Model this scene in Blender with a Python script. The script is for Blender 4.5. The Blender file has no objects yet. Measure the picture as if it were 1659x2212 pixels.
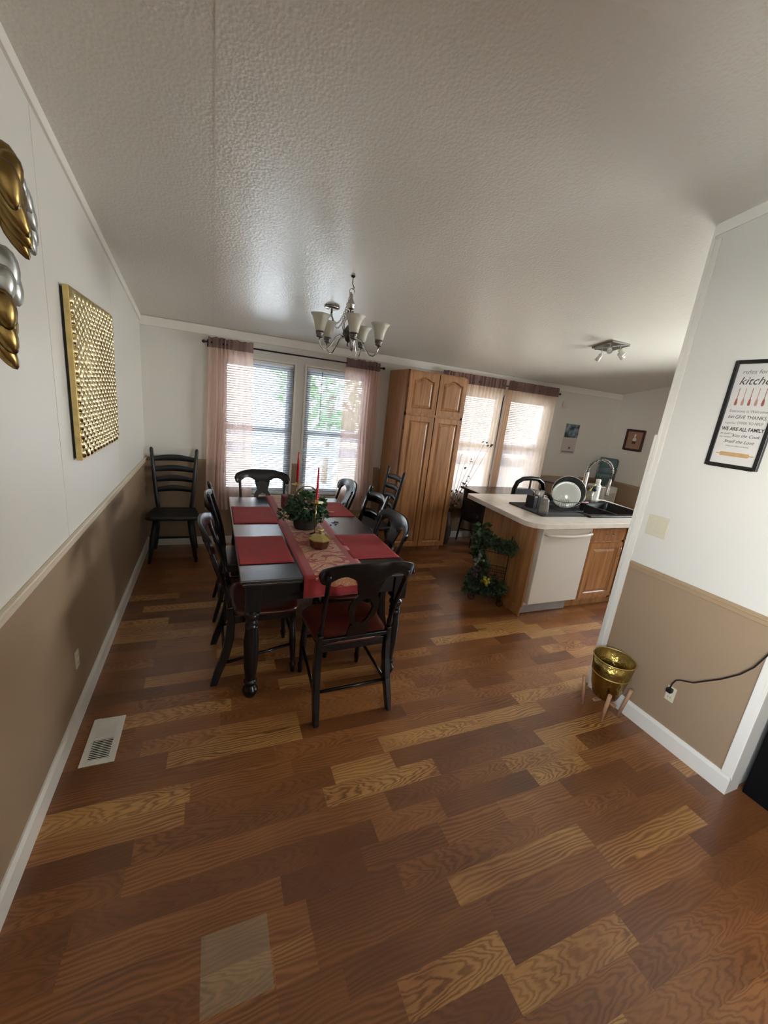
import bpy, bmesh, math, random
from mathutils import Vector, Matrix
random.seed(7)
PI = math.pi
S = bpy.context.scene
COL = S.collection

# ---------------------------------------------------------------- camera
cam_d = bpy.data.cameras.new('camera')
cam_d.sensor_fit = 'HORIZONTAL'; cam_d.sensor_width = 36.0
cam_d.lens = 872.556 / 1659 * 36.0
cam_d.clip_start = 0.05
cam = bpy.data.objects.new('camera', cam_d); COL.objects.link(cam)
YAW, PIT, ROL = 0.4174, -0.2578, 0.1136
F = Vector((math.sin(YAW)*math.cos(PIT), math.cos(YAW)*math.cos(PIT), math.sin(PIT)))
R0 = Vector((math.cos(YAW), -math.sin(YAW), 0)); U0 = R0.cross(F)
Rv = math.cos(ROL)*R0 + math.sin(ROL)*U0; Uv = -math.sin(ROL)*R0 + math.cos(ROL)*U0
M = Matrix((Rv, Uv, -F)).transposed().to_4x4(); M.translation = Vector((0.6206, -4.6531, 1.714))
cam.matrix_world = M
S.camera = cam

# ---------------------------------------------------------------- light and exposure
S.view_settings.view_transform = 'Standard'; S.view_settings.look = 'None'
S.view_settings.gamma = 1.0; S.view_settings.use_curve_mapping = False
S.view_settings.exposure = 1.22
S.cycles.use_denoising = True
S.cycles.sample_clamp_indirect = 6.0
S.cycles.max_bounces = 10; S.cycles.diffuse_bounces = 6; S.cycles.transparent_max_bounces = 16
S.cycles.caustics_reflective = False; S.cycles.caustics_refractive = False
W = bpy.data.worlds.new('sky'); S.world = W; W.use_nodes = True
wn = W.node_tree.nodes; wl = W.node_tree.links
bg = wn['Background']; SKY = 24.0
tc = wn.new('ShaderNodeTexCoord'); sx = wn.new('ShaderNodeSeparateXYZ'); rp = wn.new('ShaderNodeValToRGB')
wl.new(tc.outputs['Generated'], sx.inputs[0]); wl.new(sx.outputs['Z'], rp.inputs[0])
rp.color_ramp.elements[0].position = 0.0; rp.color_ramp.elements[0].color = (1.0, 0.96, 0.90, 1)
rp.color_ramp.elements[1].position = 0.6; rp.color_ramp.elements[1].color = (0.80, 0.88, 1.0, 1)
wl.new(rp.outputs[0], bg.inputs[0]); bg.inputs[1].default_value = SKY

def portal(x0, x1, z0, z1, y, facing):
    d = bpy.data.lights.new('daylight_portal', 'AREA'); d.shape = 'RECTANGLE'
    d.size = x1-x0; d.size_y = z1-z0; d.cycles.is_portal = True
    o = bpy.data.objects.new('daylight_portal', d); COL.objects.link(o)
    o.location = ((x0+x1)/2, y, (z0+z1)/2)
    o.rotation_euler = (-PI/2, 0, 0) if facing < 0 else (PI/2, 0, 0)   # area lights shine along local -Z

# ---------------------------------------------------------------- materials
def srgb(r, g, b):
    f = lambda c: (c/255/12.92) if c/255 <= 0.04045 else ((c/255+0.055)/1.055)**2.4
    return (f(r), f(g), f(b))
MATS = {}
def nodes_of(name):
    m = bpy.data.materials.new(name); m.use_nodes = True
    nt = m.node_tree; b = nt.nodes['Principled BSDF']
    return m, nt, nt.nodes, nt.links, b
def mat(name, col, rough=0.5, metal=0.0, var=0.06, vscale=8.0, bump=0.0, bscale=60.0, spec=0.5, coat=0.0, trans=0.0, stretch=(1,1,1), bdist=0.002, **kw):
    """a procedural paint, wood, metal or cloth: noise-varied colour and fine relief"""
    if name in MATS: return MATS[name]
    m, nt, n, l, b = nodes_of(name)
    c = n.new('ShaderNodeTexCoord'); mp = n.new('ShaderNodeMapping'); mp.inputs['Scale'].default_value = stretch
    l.new(c.outputs['Object'], mp.inputs[0])
    nz = n.new('ShaderNodeTexNoise'); nz.inputs['Scale'].default_value = vscale; nz.inputs['Detail'].default_value = 4
    l.new(mp.outputs[0], nz.inputs['Vector'])
    r = n.new('ShaderNodeValToRGB')
    r.color_ramp.elements[0].position = 0.3; r.color_ramp.elements[1].position = 0.7
    r.color_ramp.elements[0].color = tuple(max(0, x*(1-var)) for x in col)+(1,)
    r.color_ramp.elements[1].color = tuple(min(1, x*(1+var)) for x in col)+(1,)
    l.new(nz.outputs['Fac'], r.inputs[0]); l.new(r.outputs[0], b.inputs['Base Color'])
    b.inputs['Roughness'].default_value = rough; b.inputs['Metallic'].default_value = metal
    b.inputs['Specular IOR Level'].default_value = spec
    b.inputs['Coat Weight'].default_value = coat
    b.inputs['Transmission Weight'].default_value = trans
    for k, v in kw.items(): b.inputs[k.replace('_', ' ')].default_value = v
    if bump > 0:
        n2 = n.new('ShaderNodeTexNoise'); n2.inputs['Scale'].default_value = bscale; n2.inputs['Detail'].default_value = 3
        l.new(mp.outputs[0], n2.inputs['Vector'])
        bp = n.new('ShaderNodeBump'); bp.inputs['Strength'].default_value = bump; bp.inputs['Distance'].default_value = bdist
        l.new(n2.outputs['Fac'], bp.inputs['Height']); l.new(bp.outputs[0], b.inputs['Normal'])
    MATS[name] = m
    return m

def m_floor():
    m, nt, n, l, b = nodes_of('oak_laminate')
    at = n.new('ShaderNodeAttribute'); at.attribute_name = 'plank'
    sp = n.new('ShaderNodeSeparateColor'); l.new(at.outputs['Color'], sp.inputs[0])
    tone, v, rnd = sp.outputs[0], sp.outputs[1], sp.outputs[2]
    tc = n.new('ShaderNodeTexCoord'); sx = n.new('ShaderNodeSeparateXYZ'); l.new(tc.outputs['Object'], sx.inputs[0])
    def mth(op, a, bb=None, c=None):
        k = n.new('ShaderNodeMath'); k.operation = op
        for i, q in enumerate((a, bb, c)):
            if q is None: continue
            if isinstance(q, (int, float)): k.inputs[i].default_value = q
            else: l.new(q, k.inputs[i])
        return k.outputs[0]
    offx = mth('MULTIPLY_ADD', rnd, 37.0, sx.outputs['X'])
    cv = n.new('ShaderNodeCombineXYZ'); l.new(offx, cv.inputs[0]); l.new(sx.outputs['Y'], cv.inputs[1]); l.new(rnd, cv.inputs[2])
    def noise(scale, det=3, rough=.5):
        mp = n.new('ShaderNodeMapping'); mp.inputs['Scale'].default_value = scale; l.new(cv.outputs[0], mp.inputs[0])
        k = n.new('ShaderNodeTexNoise'); k.inputs['Scale'].default_value = 1.0; k.inputs['Detail'].default_value = det; k.inputs['Roughness'].default_value = rough
        l.new(mp.outputs[0], k.inputs['Vector']); return k.outputs['Fac']
    nA = noise((3.5, 14, 9), 2)          # slow wander of the figure
    nB = noise((14, 60, 9), 2)
    fine = noise((10, 420, 9), 4, .65)    # pores and straight grain
    # cathedral figure: nested arches running along the plank
    w = mth('SUBTRACT', v, 0.5); w2 = mth('MULTIPLY', w, w)
    t = mth('MULTIPLY_ADD', w2, 9.0, mth('MULTIPLY', offx, 15.0))
    t = mth('ADD', t, mth('MULTIPLY', nA, 7.0)); t = mth('ADD', t, mth('MULTIPLY', nB, 1.6))
    ar = mth('SINE', mth('MULTIPLY', t, 6.2832 * 1.15))
    arch = mth('POWER', mth('MULTIPLY_ADD', ar, 0.5, 0.5), 1.6)
    # straight figure: long lines along x
    st = mth('SINE', mth('ADD', mth('MULTIPLY', v, 44.0), mth('MULTIPLY', nA, 30.0)))
    st = mth('MULTIPLY_ADD', st, 0.5, 0.5)
    sel = mth('GREATER_THAN', mth('FRACT', mth('MULTIPLY', rnd, 9.7)), 0.52)
    fig = mth('ADD', mth('MULTIPLY', arch, sel), mth('MULTIPLY', st, mth('SUBTRACT', 1.0, sel)))
    r = n.new('ShaderNodeValToRGB'); r.color_ramp.interpolation = 'LINEAR'
    e = r.color_ramp.elements
    e[0].position = 0.0; e[0].color = srgb(104, 62, 33)+(1,)
    e[1].position = 1.0; e[1].color = srgb(184, 138, 82)+(1,)
    k = e.new(.35); k.color = srgb(130, 82, 45)+(1,)
    k = e.new(.7); k.color = srgb(152, 100, 57)+(1,)
    tn2 = mth('ADD', tone, mth('MULTIPLY_ADD', noise((2.2, 5, 9), 3), .9, -.45)); l.new(tn2, r.inputs[0])
    dark = n.new('ShaderNodeMix'); dark.data_type = 'RGBA'; dark.blend_type = 'MULTIPLY'
    dark.inputs['Factor'].default_value = 1.0
    amt = mth('MULTIPLY', mth('MULTIPLY', fig, mth('MULTIPLY_ADD', tone, .34, .14)), mth('MULTIPLY_ADD', noise((3, 4, 5), 2), 2.2, -.1))
    amt = mth('ADD', amt, mth('MULTIPLY', fine, .28))
    g = mth('SUBTRACT', 1.12, amt)
    cg = n.new('ShaderNodeCombineColor'); l.new(g, cg.inputs[0]); l.new(mth('POWER', g, 1.25), cg.inputs[1]); l.new(mth('POWER', g, 1.5), cg.inputs[2])
    l.new(r.outputs[0], dark.inputs[6]); l.new(cg.outputs[0], dark.inputs[7])
    l.new(dark.outputs[2], b.inputs['Base Color'])
    b.inputs['Roughness'].default_value = 0.34; b.inputs['Specular IOR Level'].default_value = 0.5; b.inputs['Coat Weight'].default_value = .45; b.inputs['Coat Roughness'].default_value = .2
    bp = n.new('ShaderNodeBump'); bp.inputs['Strength'].default_value = .06; bp.inputs['Distance'].default_value = .001
    l.new(fine, bp.inputs['Height']); l.new(bp.outputs[0], b.inputs['Normal'])
    return m

def m_ceiling():
    m, nt, n, l, b = nodes_of('textured_ceiling_paint')
    tc = n.new('ShaderNodeTexCoord')
    nz = n.new('ShaderNodeTexNoise'); nz.inputs['Scale'].default_value = 58; nz.inputs['Detail'].default_value = 2; nz.inputs['Distortion'].default_value = .6
    vo = n.new('ShaderNodeTexVoronoi'); vo.feature = 'SMOOTH_F1'; vo.inputs['Scale'].default_value = 72; vo.inputs['Smoothness'].default_value = .6
    l.new(tc.outputs['Object'], nz.inputs['Vector']); l.new(tc.outputs['Object'], vo.inputs['Vector'])
    ad = n.new('ShaderNodeMath'); ad.operation = 'ADD'; l.new(nz.outputs['Fac'], ad.inputs[0]); l.new(vo.outputs['Distance'], ad.inputs[1])
    bp = n.new('ShaderNodeBump'); bp.inputs['Strength'].default_value = .36; bp.inputs['Distance'].default_value = .0032
    l.new(ad.outputs[0], bp.inputs['Height']); l.new(bp.outputs[0], b.inputs['Normal'])
    b.inputs['Base Color'].default_value = srgb(212, 209, 200)+(1,)
    b.inputs['Roughness'].default_value = 0.30; b.inputs['Specular IOR Level'].default_value = .5
    return m

def m_oak(name, c1, c2, stretch=(40, 40, 2.2), rough=.4):
    if name in MATS: return MATS[name]
    m, nt, n, l, b = nodes_of(name)
    c = n.new('ShaderNodeTexCoord'); mp = n.new('ShaderNodeMapping'); mp.inputs['Scale'].default_value = stretch
    l.new(c.outputs['Object'], mp.inputs[0])
    nz = n.new('ShaderNodeTexNoise'); nz.inputs['Scale'].default_value = 1.0; nz.inputs['Detail'].default_value = 5; nz.inputs['Distortion'].default_value = .6
    l.new(mp.outputs[0], nz.inputs['Vector'])
    r = n.new('ShaderNodeValToRGB'); r.color_ramp.elements[0].position = .3; r.color_ramp.elements[1].position = .68
    r.color_ramp.elements[0].color = c1+(1,); r.color_ramp.elements[1].color = c2+(1,)
    l.new(nz.outputs['Fac'], r.inputs[0]); l.new(r.outputs[0], b.inputs['Base Color'])
    b.inputs['Roughness'].default_value = rough
    MATS[name] = m; return m

def m_sheer(name, col, opac=.62):
    m, nt, n, l, b = nodes_of(name)
    out = n['Material Output']; n.remove(b)
    c = n.new('ShaderNodeTexCoord')
    wv = n.new('ShaderNodeTexNoise'); wv.inputs['Scale'].default_value = 14
    l.new(c.outputs['Object'], wv.inputs['Vector'])
    r = n.new('ShaderNodeValToRGB'); r.color_ramp.elements[0].color = tuple(x*.93 for x in col)+(1,); r.color_ramp.elements[1].color = col+(1,)
    l.new(wv.outputs['Fac'], r.inputs[0])
    tr = n.new('ShaderNodeBsdfTransparent'); tr.inputs[0].default_value = (1, .93, .88, 1)
    tl = n.new('ShaderNodeBsdfTranslucent'); df = n.new('ShaderNodeBsdfDiffuse')
    l.new(r.outputs[0], tl.inputs[0]); l.new(r.outputs[0], df.inputs[0])
    m1 = n.new('ShaderNodeMixShader'); m1.inputs[0].default_value = .5; l.new(tl.outputs[0], m1.inputs[1]); l.new(df.outputs[0], m1.inputs[2])
    m2 = n.new('ShaderNodeMixShader'); m2.inputs[0].default_value = opac; l.new(tr.outputs[0], m2.inputs[1]); l.new(m1.outputs[0], m2.inputs[2])
    l.new(m2.outputs[0], out.inputs[0]); return m

def m_glass(name='window_glass', tint=(.93, .96, .97, 1)):
    m, nt, n, l, b = nodes_of(name)
    out = n['Material Output']; n.remove(b)
    tr = n.new('ShaderNodeBsdfTransparent'); tr.inputs[0].default_value = tint
    gl = n.new('ShaderNodeBsdfGlossy'); gl.inputs['Roughness'].default_value = .02
    fr = n.new('ShaderNodeFresnel'); fr.inputs[0].default_value = 1.45
    mx = n.new('ShaderNodeMixShader'); l.new(fr.outputs[0], mx.inputs[0]); l.new(tr.outputs[0], mx.inputs[1]); l.new(gl.outputs[0], mx.inputs[2])
    l.new(mx.outputs[0], out.inputs[0]); return m

def m_translucent(name, col, tl=.35, rough=.5):
    m, nt, n, l, b = nodes_of(name)
    out = n['Material Output']
    nz = n.new('ShaderNodeTexNoise'); nz.inputs['Scale'].default_value = 6
    r = n.new('ShaderNodeValToRGB'); r.color_ramp.elements[0].color = tuple(x*.95 for x in col)+(1,); r.color_ramp.elements[1].color = col+(1,)
    l.new(nz.outputs['Fac'], r.inputs[0]); l.new(r.outputs[0], b.inputs['Base Color']); b.inputs['Roughness'].default_value = rough
    t = n.new('ShaderNodeBsdfTranslucent'); l.new(r.outputs[0], t.inputs[0])
    mx = n.new('ShaderNodeMixShader'); mx.inputs[0].default_value = tl
    l.new(b.outputs[0], mx.inputs[1]); l.new(t.outputs[0], mx.inputs[2]); l.new(mx.outputs[0], out.inputs[0]); return m

def m_runner():
    m, nt, n, l, b = nodes_of('paisley_runner_cloth')
    uv = n.new('ShaderNodeTexCoord'); sx = n.new('ShaderNodeSeparateXYZ'); l.new(uv.outputs['UV'], sx.inputs[0])
    mp = n.new('ShaderNodeMapping'); mp.inputs['Rotation'].default_value = (0, 0, .5); mp.inputs['Scale'].default_value = (6.5, 19, 1)
    nz = n.new('ShaderNodeTexNoise'); nz.inputs['Scale'].default_value = 9; nz.inputs['Detail'].default_value = 1
    l.new(uv.outputs['UV'], nz.inputs['Vector'])
    mv = n.new('ShaderNodeMix'); mv.data_type = 'VECTOR'; mv.inputs[0].default_value = .16
    l.new(uv.outputs['UV'], mv.inputs[4]); l.new(nz.outputs['Color'], mv.inputs[5]); l.new(mv.outputs[1], mp.inputs[0])
    vo = n.new('ShaderNodeTexVoronoi'); vo.feature = 'DISTANCE_TO_EDGE'; vo.inputs['Scale'].default_value = 1.0; vo.inputs['Randomness'].default_value = .85
    l.new(mp.outputs[0], vo.inputs['Vector'])
    gt = n.new('ShaderNodeMath'); gt.operation = 'GREATER_THAN'; gt.inputs[1].default_value = .07; l.new(vo.outputs['Distance'], gt.inputs[0])
    n3 = n.new('ShaderNodeTexVoronoi'); n3.inputs['Scale'].default_value = 75; l.new(uv.outputs['UV'], n3.inputs['Vector'])
    g3 = n.new('ShaderNodeMath'); g3.operation = 'GREATER_THAN'; g3.inputs[1].default_value = .3; l.new(n3.outputs['Distance'], g3.inputs[0])
    ab = n.new('ShaderNodeMath'); ab.operation = 'ABSOLUTE'; l.new(sx.outputs['X'], ab.inputs[0])
    lt = n.new('ShaderNodeMath'); lt.operation = 'LESS_THAN'; lt.inputs[1].default_value = .125; l.new(ab.outputs[0], lt.inputs[0])
    l2 = n.new('ShaderNodeMath'); l2.operation = 'GREATER_THAN'; l2.inputs[1].default_value = .055; l.new(sx.outputs['Y'], l2.inputs[0])
    p = n.new('ShaderNodeMath'); p.operation = 'MULTIPLY'; l.new(gt.outputs[0], p.inputs[0]); l.new(lt.outputs[0], p.inputs[1])
    p2 = n.new('ShaderNodeMath'); p2.operation = 'MULTIPLY'; l.new(p.outputs[0], p2.inputs[0]); l.new(l2.outputs[0], p2.inputs[1])
    q = n.new('ShaderNodeMix'); q.data_type = 'RGBA'; l.new(g3.outputs[0], q.inputs[0])
    q.inputs[6].default_value = srgb(205, 170, 120)+(1,); q.inputs[7].default_value = srgb(178, 120, 88)+(1,)
    c = n.new('ShaderNodeMix'); c.data_type = 'RGBA'; l.new(p2.outputs[0], c.inputs[0])
    c.inputs[6].default_value = srgb(146, 30, 36)+(1,); l.new(q.outputs[2], c.inputs[7])
    l.new(c.outputs[2], b.inputs['Base Color']); b.inputs['Roughness'].default_value = .75; b.inputs['Sheen Weight'].default_value = .2
    return m

PAINT_UP = srgb(214, 210, 203); PAINT_TAN = srgb(152, 129, 105); WHITE = srgb(226, 222, 214)
wall_up = mat('cream_wall_paint', PAINT_UP, .42, var=.012, vscale=2, bump=.08, bscale=120)
wall_tan = mat('tan_wall_paint', PAINT_TAN, .5, var=.015, vscale=2, bump=.1, bscale=120)
rail_tan = mat('tan_rail_paint', srgb(160, 136, 108), .4, var=.02)
trim_w = mat('white_trim_paint', WHITE, .35, var=.01, vscale=3)
vinyl = mat('white_vinyl', srgb(228, 230, 230), .35, var=.01)
black_w = mat('black_painted_wood', srgb(13, 12, 14), .24, var=.25, vscale=5, bump=.1, bscale=30, stretch=(1, 1, .3), spec=.38)
black_ladder = mat('faded_black_wood', srgb(26, 31, 34), .42, var=.2, vscale=6, bump=.1, bscale=40)
seat_w = mat('cherry_wood_seat', srgb(74, 30, 20), .28, var=.3, vscale=5, stretch=(8, 1, 1), spec=.5)
seat_edge = black_w
oak = m_oak('oak_cabinet_wood', srgb(128, 84, 50), srgb(176, 124, 78))
oak_l = m_oak('oak_panel_wood', srgb(150, 102, 62), srgb(196, 146, 94), stretch=(22, 22, 1.6))
chrome = mat('brushed_nickel', srgb(168, 164, 160), .25, 1.0, var=.05)
brass = mat('brass', srgb(178, 150, 92), .24, 1.0, var=.12, vscale=10)
gold = mat('champagne_gold', srgb(214, 190, 128), .3, 1.0, var=.15, vscale=30)
red_c = mat('red_cotton', srgb(150, 42, 42), .8, var=.08, vscale=20, bump=.35, bscale=350, bdist=.0015)
wax = mat('red_wax', srgb(176, 20, 40), .35, var=.05, Subsurface_Weight=.1)
leaf_g = mat('ivy_leaf', srgb(52, 82, 50), .4, var=.45, vscale=25)
blk_pl = mat('black_plastic', srgb(20, 20, 21), .4, var=.1)
wht_pl = mat('white_plastic', srgb(225, 222, 214), .35, var=.02)

# ---------------------------------------------------------------- mesh builder
class MB:
    def __init__(s): s.V = []; s.F = []; s.sm = []; s.mi = []; s.cur = 0
    def add(s, vs, fs, smooth=False):
        o = len(s.V); s.V += [tuple(v) for v in vs]
        for f in fs: s.F.append(tuple(i+o for i in f)); s.sm.append(smooth); s.mi.append(s.cur)
        return s
    def hexa(s, p, smooth=False):
        return s.add(p, [(0,3,2,1),(4,5,6,7),(0,1,5,4),(1,2,6,5),(2,3,7,6),(3,0,4,7)], smooth)
    def box(s, x0, x1, y0, y1, z0, z1):
        return s.hexa([(x0,y0,z0),(x1,y0,z0),(x1,y1,z0),(x0,y1,z0),(x0,y0,z1),(x1,y0,z1),(x1,y1,z1),(x0,y1,z1)])
    def obox(s, c, sz, rot=None):
        a, b, d = sz[0]/2, sz[1]/2, sz[2]/2; c = Vector(c)
        p = [Vector(q) for q in [(-a,-b,-d),(a,-b,-d),(a,b,-d),(-a,b,-d),(-a,-b,d),(a,-b,d),(a,b,d),(-a,b,d)]]
        return s.hexa([c + (rot @ q if rot else q) for q in p])
    def tube(s, pts, r, n=8, closed=False, flat=1.0):
        pts = [Vector(p) for p in pts]; m = len(pts)
        rs = r if isinstance(r, (list, tuple)) else [r]*m
        t0 = (pts[1]-pts[0]).normalized()
        up = Vector((0,0,1)) if abs(t0.z) < .9 else Vector((1,0,0))
        nx = t0.cross(up).normalized(); vs = []
        for i, p in enumerate(pts):
            if closed: t = (pts[(i+1) % m]-pts[i-1]).normalized()
            else: t = (pts[min(i+1, m-1)]-pts[max(i-1, 0)]).normalized()
            nx = (nx - t*nx.dot(t)).normalized(); ny = t.cross(nx)
            for k in range(n):
                a = 2*PI*k/n; vs.append(p + (nx*math.cos(a) + ny*math.sin(a)*flat)*rs[i])
        fs = []
        for i in range(m if closed else m-1):
            j = (i+1) % m
            for k in range(n): fs.append((i*n+k, i*n+(k+1) % n, j*n+(k+1) % n, j*n+k))
        s.add(vs, fs, True)
        if not closed:
            s.add(vs[:n][::-1], [tuple(range(n))]); s.add(vs[-n:], [tuple(range(n))])
        return s
    def lathe(s, prof, c=(0,0,0), n=24, rot=None, a0=0, smooth=True, facets=None):
        c = Vector(c); vs = []; m = len(prof)
        for (r, z) in prof:
            for k in range(n):
                a = a0 + 2*PI*k/n; q = Vector((max(r, 1e-5)*math.cos(a), max(r, 1e-5)*math.sin(a), z))
                vs.append(c + (rot @ q if rot else q))
        fs = [(i*n+k, i*n+(k+1) % n, (i+1)*n+(k+1) % n, (i+1)*n+k) for i in range(m-1) for k in range(n)]
        s.add(vs, fs, smooth)
        if prof[0][0] > 1e-4: s.add(vs[:n][::-1], [tuple(range(n))])
        if prof[-1][0] > 1e-4: s.add(vs[-n:], [tuple(range(n))])
        return s
    def prism(s, poly, fn, smooth=False):
        """poly of 2-D points; fn(u,v,side 0/1) -> 3-D"""
        n = len(poly); a = [fn(u, v, 0) for u, v in poly]; b = [fn(u, v, 1) for u, v in poly]
        s.add(a+b, [tuple(range(n))[::-1], tuple(range(n, 2*n))])
        s.add(a+b, [(i, (i+1) % n, n+(i+1) % n, n+i) for i in range(n)], smooth)
        return s
    def ribbon(s, fn, n, smooth=True, us=None):
        """fn(u) -> list of k points around a section, swept for u in 0..1 and capped"""
        secs = [fn(i/n) for i in range(n+1)]; k = len(secs[0]); vs = [p for q in secs for p in q]
        fs = [(i*k+j, i*k+(j+1) % k, (i+1)*k+(j+1) % k, (i+1)*k+j) for i in range(n) for j in range(k)]
        s.add(vs, fs, smooth); s.add(secs[0][::-1], [tuple(range(k))]); s.add(secs[-1], [tuple(range(k))])
        return s
    def grid(s, fn, nu, nv, smooth=True):
        vs = [fn(i/nu, j/nv) for j in range(nv+1) for i in range(nu+1)]
        fs = [(j*(nu+1)+i, j*(nu+1)+i+1, (j+1)*(nu+1)+i+1, (j+1)*(nu+1)+i) for j in range(nv) for i in range(nu)]
        return s.add(vs, fs, smooth)

def obj(name, mb, m, parent=None, loc=(0,0,0), rz=0, bevel=0, solid=0, seg=2, recalc=True):
    me = bpy.data.meshes.new(name); me.from_pydata(mb.V, [], mb.F)
    me.polygons.foreach_set('use_smooth', mb.sm); me.polygons.foreach_set('material_index', mb.mi)
    for x in (m if isinstance(m, (list, tuple)) else [m]): me.materials.append(x)
    bm = bmesh.new(); bm.from_mesh(me)
    bmesh.ops.remove_doubles(bm, verts=bm.verts, dist=1e-5)
    if recalc: bmesh.ops.recalc_face_normals(bm, faces=bm.faces)
    bm.to_mesh(me); bm.free()
    o = bpy.data.objects.new(name, me); COL.objects.link(o)
    o.location = loc; o.rotation_euler = (0, 0, rz)
    if parent: o.parent = parent
    if solid:
        k = o.modifiers.new('thickness', 'SOLIDIFY'); k.thickness = solid; k.offset = 0
    if bevel:
        k = o.modifiers.new('bevel', 'BEVEL'); k.width = bevel; k.segments = seg; k.limit_method = 'ANGLE'; k.angle_limit = .6
        k.harden_normals = False
    return o
def tag(o, label=None, cat=None, group=None, kind=None):
    if label: o['label'] = label
    if cat: o['category'] = cat
    if group: o['group'] = group
    if kind: o['kind'] = kind
    return o
def thing(name, label, cat, loc=(0,0,0), rz=0, group=None):
    o = bpy.data.objects.new(name, None); COL.objects.link(o); o.empty_display_size = .05
    o.location = loc; o.rotation_euler = (0, 0, rz)
    return tag(o, label, cat, group)
def struct(name, mb, m, **kw):
    return tag(obj(name, mb, m, **kw), kind='structure')
def children(o): return [c for c in COL.objects if c.parent == o]
def copy_tree(o, parent=None):
    c = o.copy(); COL.objects.link(c); c.parent = parent
    for ch in children(o): copy_tree(ch, c)
    return c
def rotm(n_from, n_to): return Vector(n_from).rotation_difference(Vector(n_to)).to_matrix()
def lerp(a, b, t): return a+(b-a)*t
def arcpts(c, r, a0, a1, n, plane='xy'):
    out = []
    for i in range(n+1):
        a = lerp(a0, a1, i/n); u, v = r*math.cos(a), r*math.sin(a)
        out.append({'xy': (c[0]+u, c[1]+v, c[2]), 'xz': (c[0]+u, c[1], c[2]+v), 'yz': (c[0], c[1]+u, c[2]+v)}[plane])
    return out

# ================================================================ STRUCTURE
ZC, SL, YR = 2.271, 0.1727, -3.78
ZR = ZC - SL*YR
YB = -7.6; XR = 6.49; XP = 3.03; YE, YN = -3.046, -3.874; RAIL = .954
def cz(y): return ZC - SL*y if y >= YR else ZR + SL*(y-YR)

# --- floor, one mesh of planks whose tone and figure live in an attribute
PW = .0995
def build_floor():
    V, Fc, colr = [], [], []
    known = {  # strips seen close to the camera: (x0, x1, tone)
        0: [(.05,.59,.25),(.59,.80,.8),(.80,.93,.8),(.93,1.45,.3),(1.45,2.13,.82),(2.13,2.9,.35)],
        1: [(0,.30,.4),(.30,.80,.55),(.80,1.0,.3),(1.0,1.55,.2),(1.55,2.13,.5),(2.13,2.75,.85)],
        2: [(0,.33,.2),(.33,.80,.6),(.80,1.15,.4),(1.15,1.535,.88),(1.535,2.05,.22),(2.05,2.6,.55)],
        3: [(0,.5,.3),(.5,1.05,.55),(1.05,1.48,.2),(1.48,2.0,.88),(2.0,2.5,.35)],
    }
    y = -3.762; k0 = int(math.ceil((0-y)/PW)); k1 = int(math.ceil((y-YB)/PW))
    for k in range(-k0, k1+1):
        yt = -3.762 - k*PW; yb = yt - PW
        yt, yb = min(yt, .0), max(yb, YB-.01)
        if yb >= yt: continue
        x = -random.uniform(0, .5)
        segs = []
        if k in known:
            segs = list(known[k]); x = segs[-1][1]
        while x < XR+.1:
            L = random.choice((.3, .4, .5, .6, .68, .36)); L *= random.uniform(.88, 1.12)
            tn = random.choice((.08, .2, .3, .35, .42, .5, .55, .62, .8, .95)) ; tn = min(1, max(0, tn+random.uniform(-.06, .06)))
            segs.append((x, x+L, tn)); x += L
        for (a, b_, tn) in segs:
            a = max(a, -.02); b_ = min(b_, XR+.02)
            if b_ <= a: continue
            o = len(V); V += [(a, yb, 0), (b_, yb, 0), (b_, yt, 0), (a, yt, 0)]; Fc.append((o, o+1, o+2, o+3))
            r = random.random(); colr += [(tn, 0, r, 1), (tn, 0, r, 1), (tn, 1, r, 1), (tn, 1, r, 1)]
    me = bpy.data.meshes.new('floor'); me.from_pydata(V, [], Fc)
    ca = me.color_attributes.new('plank', 'FLOAT_COLOR', 'CORNER')
    for i, c in enumerate(colr): ca.data[i].color = c
    me.materials.append(m_floor())
    o = bpy.data.objects.new('floor', me); COL.objects.link(o); tag(o, kind='structure')
build_floor()

mb = MB()
mb.add([(-.02,0.12,cz(0)-.12*SL),(XR+.02,0.12,cz(0)-.12*SL),(XR+.02,YR,ZR),(-.02,YR,ZR)], [(0,1,2,3)])
mb.add([(-.02,YR,ZR),(XR+.02,YR,ZR),(XR+.02,YB-.1,cz(YB)),(-.02,YB-.1,cz(YB))], [(0,1,2,3)])
mb.add([(-.02,0.12,ZC+.1),(XR+.02,0.12,ZC+.1),(XR+.02,YR,ZR+.1),(-.02,YR,ZR+.1)], [(3,2,1,0)])
struct('ceiling', mb, m_ceiling(), recalc=False)
mb = MB().box(0, XR, YR-.06, YR+.085, ZR-.028, ZR+.05)
struct('trim_1', mb, trim_w, bevel=.006)
mb = MB(); y_ = YR+.09
mb.hexa([(.628,y_,cz(y_)-.0015),(.632,y_,cz(y_)-.0015),(.632,-.05,cz(-.05)-.0015),(.628,-.05,cz(-.05)-.0015),(.628,y_,cz(y_)+.001),(.632,y_,cz(y_)+.001),(.632,-.05,cz(-.05)+.001),(.628,-.05,cz(-.05)+.001)])
struct('trim_2', mb, mat('ceiling_seam_paint', srgb(210, 200, 190), .4))

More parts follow.
